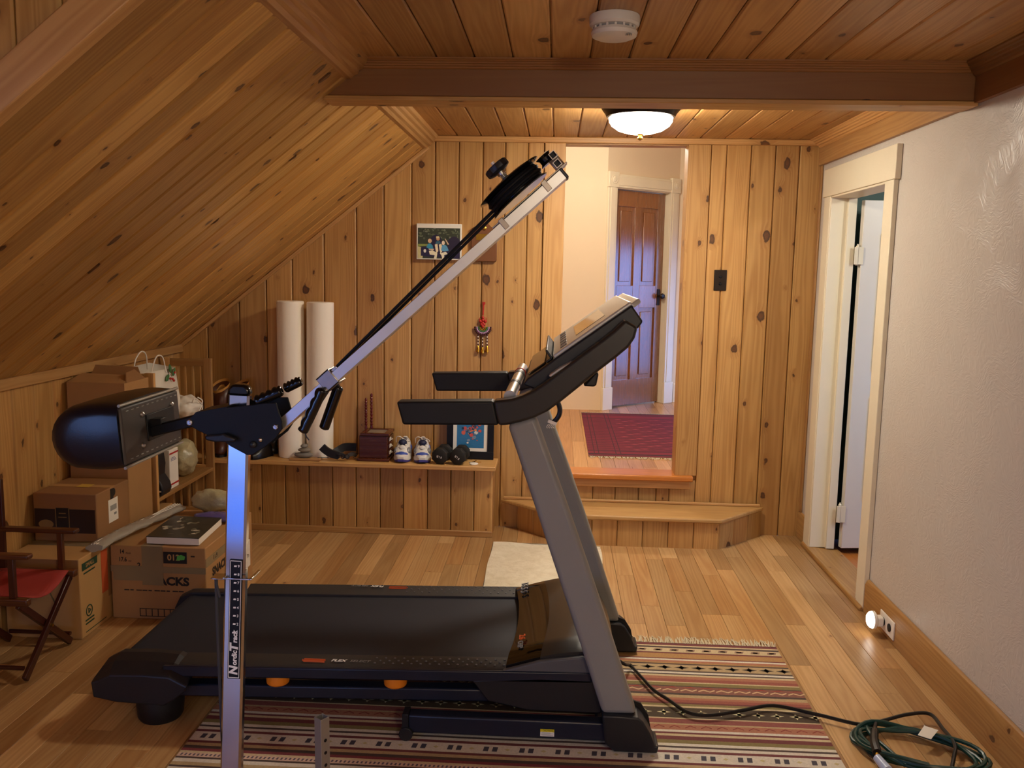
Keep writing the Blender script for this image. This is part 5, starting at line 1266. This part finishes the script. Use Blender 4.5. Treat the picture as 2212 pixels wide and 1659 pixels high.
# ------------------------------------------------------------------ cardboard boxes and shelf unit on the left
def carton(name, label, a, c, m, rz=0., lidm=None, open_=False, mats=None):
    t = thing(name, label, 'box', ((a[0]+c[0])/2, (a[1]+c[1])/2, a[2]))
    b = MB(); b.box(a, c) if not open_ else None
    if not open_: b.build('carton_body', m, t, bevel=.004)
    return t
def patch(par, name, m, pts, n, off=.0012):
    b = MB(); P = [Vector(p) for p in pts]; nn_ = Vector(n)
    b.loft([[p + nn_*.0002 for p in P], [p + nn_*off for p in P]]); return b.build(name, m, par, smooth=False)
def fpatch(par, nm, m, x0, x1, z0, z1, y, off=.0012): return patch(par, nm, m, [(x0, y, z0), (x1, y, z0), (x1, y, z1), (x0, y, z1)], (0, -1, 0), off)
def rpatch(par, nm, m, y0, y1, z0, z1, x, off=.0012): return patch(par, nm, m, [(x, y0, z0), (x, y1, z0), (x, y1, z1), (x, y0, z1)], (1, 0, 0), off)
def tpatch(par, nm, m, x0, x1, y0, y1, z, off=.0012): return patch(par, nm, m, [(x0, y0, z), (x1, y0, z), (x1, y1, z), (x0, y1, z)], (0, 0, 1), off)
MBX = carton('moving_carton', 'light moving carton on the floor under the printed brown carton', (-2.165, 3.258, 0), (-1.857, 3.76, .330), CARD_L)
x, y, z = -1.857, 3.258, .330
rpatch(MBX, 'green_label', PRINTG, y + .02, y + .135, .275, .305, x); text('size_lettering', 'SMALL', .022, (x + .0015, y + .078, .290), (0, 1, 0), (0, 0, 1), CARD_L, MBX, bold=.0004)
rpatch(MBX, 'small_print', PRINTG, y + .03, y + .115, .258, .264, x)
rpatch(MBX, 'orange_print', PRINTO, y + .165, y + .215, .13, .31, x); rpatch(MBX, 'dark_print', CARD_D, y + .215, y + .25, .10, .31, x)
b = MB()
b.tube([(x + .0008, y + .06 + .022*math.cos(2*PI*k/24), .10 + .022*math.sin(2*PI*k/24)) for k in range(24)], .0022, 6, closed=True); b.tube([(x + .0008, y + .06 + .011*math.cos(2*PI*k/3), .10 + .011*math.sin(2*PI*k/3)) for k in range(3)], .0026, 6, closed=True)
for i in range(2): b.box((x, y + .03, .062 - i*.014), (x + .001, y + .095, .068 - i*.014))
b.build('recycling_mark', PRINTG, MBX); rpatch(MBX, 'small_print', PRINTG, y + .03, y + .19, .017, .020, x)
tpatch(MBX, 'packing_tape', TAPE, -2.165, x, 3.42, 3.47, z); fpatch(MBX, 'brown_tape', CARD_D, -2.165, x - .004, .285, .328, y)
b = MB(); b.tube(spline([(-1.985, y - .002, .26), (-1.98, y - .004, .20), (-1.96, y - .003, .15), (-1.945, y - .002, .12)], 4), .004, 6, flat=.3); b.build('loose_tape', TAPE, MBX)
PBX = carton('printed_carton', 'brown carton with dark printed panel stacked on the light moving carton', (-2.165, 3.474, .3305), (-1.893, 3.75, .536), CARD_D)
x, y = -1.893, 3.474
fpatch(PBX, 'printed_panel', PRINTB, -2.16, x - .008, .368, .470, y)
b = MB(); b.prism(circ((-2.112, .404), .032, 28, ry=.019), XZ, (y - .002, y - .0011)); o = b.build('oval_mark', PRINTT, PBX)
fpatch(PBX, 'dark_square', PRINTK, -2.07, -2.01, .385, .475, y, .002)
b = MB()
for p in ((-2.07, .385, -2.067, .475), (-2.013, .385, -2.01, .475), (-2.07, .385, -2.01, .388)): b.box((p[0], y - .0028, p[1]), (p[2], y - .0018, p[3]))
b.build('square_outline', PRINTT, PBX)
fpatch(PBX, 'small_print', PRINTT, -2.055, -2.025, .450, .454, y, .0025); fpatch(PBX, 'small_print', PRINTT, -2.058, -2.022, .434, .437, y, .0025)
rpatch(PBX, 'shipping_label', PAPER, y + .095, y + .175, .385, .485, x); 
b = MB()
for i in range(14): b.box((x + .0012, y + .108 + i*.004, .435), (x + .0018, y + .1095 + i*.004 + (i % 3)*.0006, .458))
b.box((x + .0012, y + .14, .412), (x + .0018, y + .16, .422)); b.build('barcode', GREYT, PBX)
b = MB(); b.lathe([(.001, 0), (.018, 0), (.018, .001), (.001, .0011)], (x, y + .14, .512), (1, 0, 0), 20); b.box((x, y + .115, .478), (x + .001, y + .14, .53)); b.build('black_mark', PRINTK, PBX)
tpatch(PBX, 'seam_tape', CARD_L, -2.165, x, 3.59, 3.63, .536); tpatch(PBX, 'sticker', YELTAPE, -2.04, -1.985, 3.585, 3.635, .537)
TBX = thing('tall_open_carton', 'tall plain carton with raised flap by the slatted shelf unit', 'box', (-2.03, 3.88, 0))
a, c = (-2.165, 3.765, 0), (-1.90, 3.995, .965)
b = MB(); t4 = .006
b.box(a, (c[0], a[1] + t4, c[2])); b.box((a[0], c[1] - t4, 0), c); b.box((a[0], a[1] + t4, 0), (a[0] + t4, c[1] - t4, c[2])); b.box((c[0] - t4, a[1] + t4, 0), (c[0], c[1] - t4, c[2])); b.box((a[0] + t4, a[1] + t4, 0), (c[0] - t4, c[1] - t4, t4)); b.build('carton_body', CARD, TBX, bevel=.002)
b = MB(); b.loft([[Vector((a[0], c[1] - .03, c[2] + .001)), Vector((c[0] - .02, c[1] - .03, c[2] + .001)), Vector((c[0] - .02, c[1] - .025, c[2] + .001)), Vector((a[0], c[1] - .025, c[2] + .001))], [Vector((a[0], c[1] + .02, c[2] + .05)), Vector((c[0] - .06, c[1] + .02, c[2] + .045)), Vector((c[0] - .06, c[1] + .025, c[2] + .045)), Vector((a[0], c[1] + .025, c[2] + .05))]]); b.build('flap', CARD_D, TBX)
b = MB(); b.loft([[Vector((a[0], a[1], c[2])), Vector((c[0], a[1], c[2])), Vector((c[0], a[1] + .005, c[2])), Vector((a[0], a[1] + .005, c[2]))], [Vector((a[0], a[1] + .13, c[2] + .025)), Vector((c[0] - .05, a[1] + .13, c[2] + .02)), Vector((c[0] - .05, a[1] + .135, c[2] + .02)), Vector((a[0], a[1] + .135, c[2] + .025))]]); b.build('flap', CARD, TBX)
b = MB(); b.loft([[Vector((c[0], a[1] + .02, c[2])), Vector((c[0], c[1] - .03, c[2])), Vector((c[0] - .005, c[1] - .03, c[2])), Vector((c[0] - .005, a[1] + .02, c[2]))], [Vector((c[0] - .04, a[1] + .10, c[2] + .035)), Vector((c[0] - .05, c[1] - .03, c[2] + .04)), Vector((c[0] - .055, c[1] - .03, c[2] + .04)), Vector((c[0] - .045, a[1] + .10, c[2] + .035))]]); b.build('flap', CARD_D, TBX)
NBX = carton('snack_carton', 'brown snack carton with black lettering behind the treadmill rear', (-1.848, 3.484, 0), (-1.440, 4.045, .318), CARD)
x0, x1, y, z = -1.848, -1.440, 3.484, .318
TXT = lambda s, sz, xx, zz, **k: text('carton_lettering', s, sz, (xx, y - .0011, zz), (1, 0, 0), (0, 0, 1), PRINTK, NBX, **k)
TXT('SNACKS', .048, x0 + .235, .168, bold=.0022, sx=1.12); TXT('14', .026, x0 + .050, .292, bold=.0004, sx=.8); TXT('PKGS', .009, x0 + .078, .286); TXT('17.6', .026, x0 + .053, .258, bold=.0004, sx=.8); TXT('OZ', .009, x0 + .084, .252); TXT('2', .028, x0 + .122, .235, bold=.001); [fpatch(NBX, 'small_print', PRINTK, x0 + .055 + i*.026, x0 + .055 + i*.026 + (.021, .014, .023)[i % 3], .124, .1285, y) for i in range(10)]
fpatch(NBX, 'grey_tape', TAPE, x0, x1, .205, .232, y, .0016); fpatch(NBX, 'wide_tape', TAPE, x0 + .135, x0 + .225, .150, .317, y, .0018); fpatch(NBX, 'wide_tape', TAPE, x0 + .01, x0 + .135, .168, .205, y, .0017)
fpatch(NBX, 'code_panel', PRINTK, x0 + .228, x0 + .328, .248, .298, y, .002)
text('code_lettering', '012', .036, (x0 + .272, y - .0023, .273), (1, 0, 0), (0, 0, 1), CARD_L, NBX, bold=.0008)
b = MB(); b.prism([(x0 + .285, .262), (x0 + .318, .266), (x0 + .322, .28), (x0 + .305, .287), (x0 + .288, .282)], XZ, (y - .0034, y - .0022)); b.build('green_sticker', plain('green tape', '#55b04a', .5), NBX)
b = MB(); b.box((x0 + .345, y - .0013, .278), (x0 + .362, y, .284)); b.build('printed_dash', PRINTK, NBX)
b = MB(); b.box((x0 + .118, y - .0013, .012), (x0 + .30, y, .0145)); b.box((x0 + .118, y - .0013, .0445), (x0 + .30, y, .047))
for i in range(7): b.box((x0 + .118 + i*.026, y - .0013, .012), (x0 + .121 + i*.026, y, .047))
b.build('printed_boxes', PRINTK, NBX)
rpatch(NBX, 'side_tape', TAPE, y, y + .40, .232, .27, x1, .0015); text('side_lettering', '11.9', .028, (x1 + .0018, y + .10, .252), (0, 1, 0), (0, 0, 1), PRINTK, NBX, bold=.0005); text('side_lettering', 'SNACKS', .05, (x1 + .0012, y + .16, .19), (0, 1, 0), (0, 0, 1), PRINTK, NBX, bold=.002)
tpatch(NBX, 'top_tape', TAPE, x0 + .13, x0 + .22, y, y + .4, z)
BK = thing('book', 'thick paperback with dark photo cover on the snack carton', 'book', (-1.66, 3.66, .3195))
bq = Matrix.Translation((-1.60, 3.66, .3205)) @ Matrix.Rotation(math.radians(2), 4, 'Z')
b = MB(); b.T = bq; b.prism([(-.108, -.145), (.118, -.155), (.108, .15), (-.118, .165)], XY, (.001, .030)); b.build('pages', PAPER, BK, bevel=.001)
b = MB(); b.T = bq; b.prism([(-.109, -.147), (.119, -.157), (.109, .152), (-.119, .167)], XY, (.0302, .0325)); b.build('cover', plain('dark photo cover', '#2b2a22', .3, var=.4), BK)
b = MB(); b.T = bq
rr = random.Random(5)
for i in range(26):
    cx_, cy_ = rr.uniform(-.085, .085), rr.uniform(-.12, .13); r1, r2 = rr.uniform(.008, .022), rr.uniform(.005, .02)
    b.add([(cx_ + r1*math.cos(k), cy_ + r2*math.sin(k), .0327 + i*.00003) for k in range(6)], [tuple(range(6))], None, 0, sr(rr.choice(['#8a8676', '#b9b3a0', '#4a4838', '#1a1a16', '#6a6a58']))[:3])
b.build('cover_picture', PRINT, BK, smooth=False)
# roll of clear plastic sleeve across the cartons
PS = thing('plastic_sleeve', 'long roll of clear plastic lying across the carton tops', 'plastic roll', (-1.8, 3.6, .33))
a, c = Vector((-1.8282,3.36,0.3405)), Vector((-1.7256,3.98,0.3463))
b = MB(); a.x -= .02; c.x -= .045; a.z += .006; c.z += .006; d = (c - a); N = 30; rings = []
for i in range(N + 1):
    t = i / N; p = a.lerp(c, t) + Vector((0, 0, .006*math.sin(t*5)))
    rings.append([p + Vector((.034*math.cos(2*PI*k/14)*(1 + .15*math.sin(i*.9 + k)), .012*math.sin(2*PI*k/14)*.4, .016*math.sin(2*PI*k/14)*(1 + .2*math.sin(i*1.3 + k*2)))) for k in range(14)])
b.loft(rings); b.build('sleeve', CLEARBAG, PS, ang=60)
b = MB()
for k in range(3): b.tube([a.lerp(c, t/8) + Vector((-.012 + k*.011, 0, .014 + .002*math.sin(t*2 + k))) for t in range(9)], .0018, 5)
b.build('folded_edge', PAPER, PS)
def lump(c, r, seed, k=.18):
    rq = random.Random(seed); ph = [rq.uniform(0, 6) for _ in range(6)]
    def f(p):
        q = p.normalized() if p.length else p
        s = 1 + k*(math.sin(q.x*4 + ph[0])*math.sin(q.y*5 + ph[1]) + .6*math.sin(q.z*9 + ph[2])*math.sin(q.x*8 + ph[3]) + .3*math.sin(q.y*17 + ph[4] + q.z*13))
        r_ = p*s; return r_
    b = MB(); b.ball(c, r, 32, 20, fn=f); return b
o = lump((-1.55, 3.862, .318 + .0255), (.10, .045, .021), 4, .12).build('crumpled_bag', VIOLET, None, ang=70); tag(o, 'crumpled violet plastic bag behind the book on the snack carton', 'bag')
o = lump((-1.60, 3.985, .318 + .064), (.12, .04, .055), 9, .12).build('crumpled_bag', BAGG, None, ang=70); tag(o, 'crumpled beige plastic bag behind the snack carton by the shelf', 'bag')
# slatted shelf unit
SU = thing('shelf_unit', 'pale wooden shelf unit with slatted ends against the low wall', 'shelf', (-2.03, 4.38, 0))
SX0, SX1, S0, S1_ = -2.165, -1.888, 4.03, 4.725
for yy, nm in ((S0, 'near'), (S1_, 'far')):
    for xx in (SX0, SX1 - .044):
        b = MB(); b.box((xx, yy - .011, 0), (xx + .044, yy + .011, .98)); b.build('post', OAK, SU, bevel=.002)
    for zz in (.936, .345, .10):
        b = MB(); b.box((SX0 + .044, yy - .010, zz), (SX1 - .044, yy + .010, zz + .04)); b.build('end_rail', OAK, SU, bevel=.002)
    for i in range(4):
        xx = SX0 + .078 + i*.044; b = MB(); b.box((xx, yy - .006, .14), (xx + .010, yy + .006, .936)); b.build('slat', OAK, SU, bevel=.001)
for zz in (.372, .675, .08):
    b = MB(); b.box((SX0 + .002, S0 + .0115, zz - .02), (SX1 - .002, S1_ - .0115, zz)); b.build('shelf_board', OAK, SU, bevel=.002)
def handles(par, m, pts, r=.0032): b = MB(); b.tube(spline(pts, 6), r, 7); return b.build('handle', m, par)
GB = thing('gift_bag', 'white paper gift bag with holly sprig on the shelf unit', 'bag', (-2.0, 4.27, .676))
b = MB(); b.loft([[Vector((x, y, z)) for x, y in ((-2.10, 4.12), (-1.945, 4.12), (-1.945, 4.41), (-2.10, 4.41))] for z in (.676,)] + [[Vector((x, y, .80)) for x, y in ((-2.10, 4.115), (-1.935, 4.115), (-1.935, 4.415), (-2.10, 4.415))]] + [[Vector((x, y, z)) for x, y, z in ((-2.09, 4.10, .985), (-1.945, 4.10, .975), (-1.95, 4.40, .965), (-2.09, 4.41, .985))]], caps=False); o = b.build('bag_body', PAPERB, GB, ang=20); so = o.modifiers.new('t', 'SOLIDIFY'); so.thickness = .003
handles(GB, PAPER, [(-1.95, 4.13, .955), (-1.945, 4.14, 1.0), (-1.945, 4.19, 1.045), (-1.945, 4.25, 1.03), (-1.945, 4.28, .955)]); handles(GB, PAPER, [(-2.03, 4.12, .97), (-2.025, 4.13, 1.03), (-2.02, 4.18, 1.065), (-2.02, 4.23, 1.045), (-2.03, 4.26, .97)])
b = MB()
for y, z, a_ in ((4.315, .955, .3), (4.29, .935, 2.2), (4.345, .935, -.6)):
    b.T = Matrix.Translation((-1.937, y, z)) @ Matrix.Rotation(a_, 4, 'X'); b.ball((0, 0, .015), (.005, .013, .024), 12, 7)
b.T = None; b.build('holly_leaf', GREENB, GB)
for y, z in ((4.35, .945), (4.325, .915), (4.34, .905), (4.30, .92)):
    b = MB(); b.ball((-1.932, y, z), .0065, 10, 7); b.build('berry', REDT, GB)
PBG = thing('tote_bag', 'white bag with rope handles on the shelf unit', 'bag', (-1.95, 4.53, .676))
lump((-1.965, 4.54, .740), (.075, .085, .058), 21, .12).build('bag_body', PAPERB, PBG, ang=70)
handles(PBG, PAPER, [(-1.90, 4.48, .77), (-1.885, 4.47, .795), (-1.88, 4.52, .775), (-1.878, 4.56, .74), (-1.885, 4.55, .70)]); handles(PBG, PAPER, [(-1.90, 4.55, .79), (-1.882, 4.57, .765), (-1.88, 4.52, .72), (-1.882, 4.47, .69)])
ML = thing('mailing_box', 'upright white mailing box with red stripes on the shelf unit', 'box', (-1.95, 4.25, .373))
b = MB(); b.box((-2.10, 4.20, .373), (-1.905, 4.30, .572)); b.build('box_body', PAPER, ML, bevel=.003)
for z0, z1 in ((.548, .556), (.392, .400)): rpatch(ML, 'red_stripe', REDT, 4.20, 4.30, z0, z1, -1.905)
for i in range(3): rpatch(ML, 'blue_print', plain('blue print', '#6a7390', .6) if i == 0 else bpy.data.materials['blue print'], 4.215, 4.26 + i*.008, .528 - i*.007, .531 - i*.007, -1.905)
o = lump((-1.962, 4.49, .373 + .101), (.072, .085, .092), 33, .10).build('plastic_bag', BAGG, None, ang=70); tag(o, 'knotted greenish plastic bag sitting on the lower shelf', 'bag')
BD = thing('black_device', 'black cased device with strap slot beside the white mailing box', 'device', (-1.93, 4.12, .373))
b = MB(); b.prism([(-2.02, .374), (-1.888, .374), (-1.878, .40), (-1.884, .43), (-1.91, .47), (-1.905, .52), (-1.912, .575), (-2.02, .575)], XZ, (4.06, 4.16)); b.build('case', BPLAS, BD, bevel=.006)
b = MB(); b.box((-1.905, 4.0585, .395), (-1.888, 4.0605, .402)); b.build('slot', IVORY, BD)
o = MB(); o.box((-2.05, 4.06, .0805), (-1.905, 4.22, .30)); CT = o.build('small_carton', CARD_L, None, bevel=.003); tag(CT, 'small plain carton on the bottom board of the shelf unit', 'box')

# ------------------------------------------------------------------ child's director chair with red canvas
CH = thing('director_chair', "small dark wooden director chair with red canvas seat", 'chair', (-2.0, 3.05, 0))
ya_, yb_ = 2.885, 3.215
for xx in (-1.872, -2.118):
    for p0_, p1_, dx in (((ya_, .012), (yb_ - .015, .285), .0095), ((yb_, .012), (ya_ + .015, .285), -.0095)):
        b = MB(); A_, B_ = Vector((xx + dx, p0_[0], p0_[1])), Vector((xx + dx, p1_[0], p1_[1])); dd_ = (B_ - A_).normalized(); nx_ = Vector((1, 0, 0)); sx_ = dd_.cross(nx_)
        b.loft([[p + nx_*u + sx_*v for u, v in ((-.008, -.014), (.008, -.014), (.008, .014), (-.008, .014))] for p in (A_, B_)]); b.build('cross_leg', DARKW, CH, bevel=.003)
    b = MB(); b.lathe([(.006, -.024), (.006, .024)], (xx, 3.05, .149), (1, 0, 0), 12); b.build('pivot_bolt', GOLD, CH)
for yy in (ya_ + .012, yb_ - .012):
    b = MB(); b.box((-2.15, yy - .014, .283), (-1.838, yy + .014, .311)); b.build('seat_rail', DARKW, CH, bevel=.005)
    b = MB(); b.box((-2.14, yy - .018, .456), (-1.825, yy + .018, .474)); b.build('armrest', DARKW, CH, bevel=.006, seg=3)
    b = MB(); b.box((-1.906, yy - .009, .311), (-1.884, yy + .009, .457)); b.build('arm_post', DARKW, CH, bevel=.002)
    b = MB(); b.box((-2.140, yy - .009, .311), (-2.115, yy + .009, .66)); b.build('back_post', DARKW, CH, bevel=.002)
    b = MB(); b.tube([(-2.118, yy - .0, .05), (-1.872, yy - .0, .05)], .008, 10); b.build('stretcher', DARKW, CH)
b = MB()
b.grid(lambda u, v: (-2.13 + .27*u, ya_ + .026 + (yb_ - ya_ - .052)*v, .309 - .045*math.sin(PI*v)*(1 - .1*u)), 8, 14); o = b.build('seat_canvas', REDC, CH, ang=80); so = o.modifiers.new('t', 'SOLIDIFY'); so.thickness = .004
b = MB(); b.grid(lambda u, v: (-2.128 - .02*math.sin(PI*u), ya_ - .002 + (yb_ - ya_ + .004)*u, .52 + .13*v), 14, 4); o = b.build('back_canvas', REDC, CH, ang=80); so = o.modifiers.new('t', 'SOLIDIFY'); so.thickness = .006

# ------------------------------------------------------------------ green extension cord coil
EC = thing('extension_cord', 'coiled dark green extension cord with white tag on floor', 'extension cord', (1.18, 2.66, 0))
b = MB(); P = []
for i in range(150):
    q = 2*PI*i/34 + 2.2; k = i/150
    r1 = .165 + .012*math.sin(i*.37) + .010*math.cos(q*1.5); r2 = .125 + .014*math.sin(i*.23 + 1)
    P.append(Vector((1.175 + r1*math.cos(q)*.98 + .012*math.sin(k*19), 2.665 + r2*math.sin(q) - .09*math.cos(q)*.45 + .01*math.cos(k*23), .012 + .024*k + .007*math.sin(i*.61))))
b.tube(P, .0066, 8); b.build('cord', GREENC, EC)
b = MB(); b.tube(spline([(1.055, 2.80, .03), (1.045, 2.72, .035), (1.07, 2.64, .03), (1.10, 2.57, .02)], 6), .0066, 8); b.build('cord_end', GREENC, EC)
b = MB(); b.tube(spline([(1.085, 2.79, .036), (1.06, 2.73, .04), (1.035, 2.66, .04), (1.025, 2.605, .036)], 5), [.0066]*5 + [.013]*6 + [.0145]*5, 10); b.build('socket_end', CORDB, EC)
b = MB(); b.tube([(1.022, 2.598, .036), (1.018, 2.585, .035)], .007, 10); b.build('plug_prong', GOLD, EC)  # brass prong between socket end and plug
b = MB(); b.tube([(1.016, 2.582, .034), (1.03, 2.53, .024)], [.013, .016], 12); b.build('pale_plug', plain('pale blue plug', '#b9c6e0', .3), EC)
b = MB(); b.loft([[Vector(p) for p in ((1.187, 2.706, z), (1.225, 2.752, z + .008), (1.262, 2.734, z + .004), (1.222, 2.690, z - .004))] for z in (.046, .0475)]); b.build('paper_tag', PAPER, EC)
b = MB(); b.tube(spline([(1.225, 2.752, .055), (1.23, 2.765, .05), (1.24, 2.77, .04)], 3), .0012, 5); b.build('tag_tie', PAPER, EC)


# ------------------------------------------------------------------ camera, light, world
cam = bpy.data.cameras.new('camera'); cam.sensor_width = 36.; cam.lens = 36. * 1900 / 2212; cam.clip_start = .05
co = bpy.data.objects.new('camera', cam); COL.objects.link(co)
p, yw, rl = .1303, -.0489, .0187
Fw = Vector((math.sin(yw)*math.cos(p), math.cos(yw)*math.cos(p), -math.sin(p))); R0 = Vector((math.cos(yw), -math.sin(yw), 0)); U0 = R0.cross(Fw)
Rr = R0 * math.cos(rl) + U0 * math.sin(rl); Uu = U0 * math.cos(rl) - R0 * math.sin(rl)
co.matrix_world = Matrix(((Rr.x, Uu.x, -Fw.x, 0), (Rr.y, Uu.y, -Fw.y, 0), (Rr.z, Uu.z, -Fw.z, 1.5), (0, 0, 0, 1)))
SC.camera = co
w = bpy.data.worlds.new('sky'); SC.world = w; w.use_nodes = True
nt = w.node_tree; bg = nt.nodes['Background']
gv = nt.nodes.new('ShaderNodeTexCoord'); sp_ = nt.nodes.new('ShaderNodeSeparateXYZ'); nt.links.new(gv.outputs['Generated'], sp_.inputs[0])
mr = nt.nodes.new('ShaderNodeMapRange'); mr.inputs[1].default_value = -.5; mr.inputs[2].default_value = .5; nt.links.new(sp_.outputs[2], mr.inputs[0])
rp = nt.nodes.new('ShaderNodeValToRGB'); nt.links.new(mr.outputs[0], rp.inputs[0]); nt.links.new(rp.outputs[0], bg.inputs[0])
el = rp.color_ramp.elements; el[0].position = .0; el[0].color = (.012, .02, .06, 1); el[1].position = .47; el[1].color = (.26, .43, 1., 1)
for ps, c in ((.17, (.006, .02, .12, 1)), (.30, (.02, .055, .27, 1)), (.37, (.05, .10, .34, 1)), (.42, (.14, .24, .6, 1))): e = el.new(ps); e.color = c
bg.inputs[1].default_value = 5.5
def portal(name, loc, rot, sx, sy):
    l = bpy.data.lights.new(name, 'AREA'); l.shape = 'RECTANGLE'; l.size = sx; l.size_y = sy; l.cycles.is_portal = True
    o = bpy.data.objects.new(name, l); COL.objects.link(o); o.location = loc; o.rotation_euler = rot
portal('portal_dormer', (KX - .05, -.35, 1.42), (0, -PI/2, 0), .95, 1.5)
portal('portal_low', (-1.71, FY - .05, .48), (PI/2, 0, 0), .82, .73)
portal('portal_side', (3.35, 3.6, 1.35), (0, PI/2, 0), 1.1, 1.2)
portal('portal_hall', (1.95, 7.25, 1.12), (0, PI/2, 0), 1.25, 1.1)
def lamp(name, loc, power, col, r):
    l = bpy.data.lights.new(name, 'POINT'); l.energy = power; l.color = col; l.shadow_soft_size = r
    o = bpy.data.objects.new(name, l); COL.objects.link(o); o.location = loc
lamp('hall_lamp', (.2, 6.1, 2.45), 38, (1., .92, .80), .09)
lamp('rear_fill_light', (.75, -.6, 1.95), 44, (1., .90, .74), .12)  # unseen fill light added behind the camera to warm the near surfaces
lamp('side_room_fill', (2.5, 3.6, 2.15), 40, (1., .92, .82), .09)  # added point light without fixture, brightens the side room's door and floor
SC.view_settings.view_transform = 'Standard'; SC.view_settings.look = 'None'; SC.view_settings.gamma = 1.; SC.view_settings.exposure = .14
SC.cycles.use_denoising = True
SC.cycles.max_bounces = 8; SC.cycles.diffuse_bounces = 5; SC.cycles.glossy_bounces = 4; SC.cycles.sample_clamp_indirect = 6.
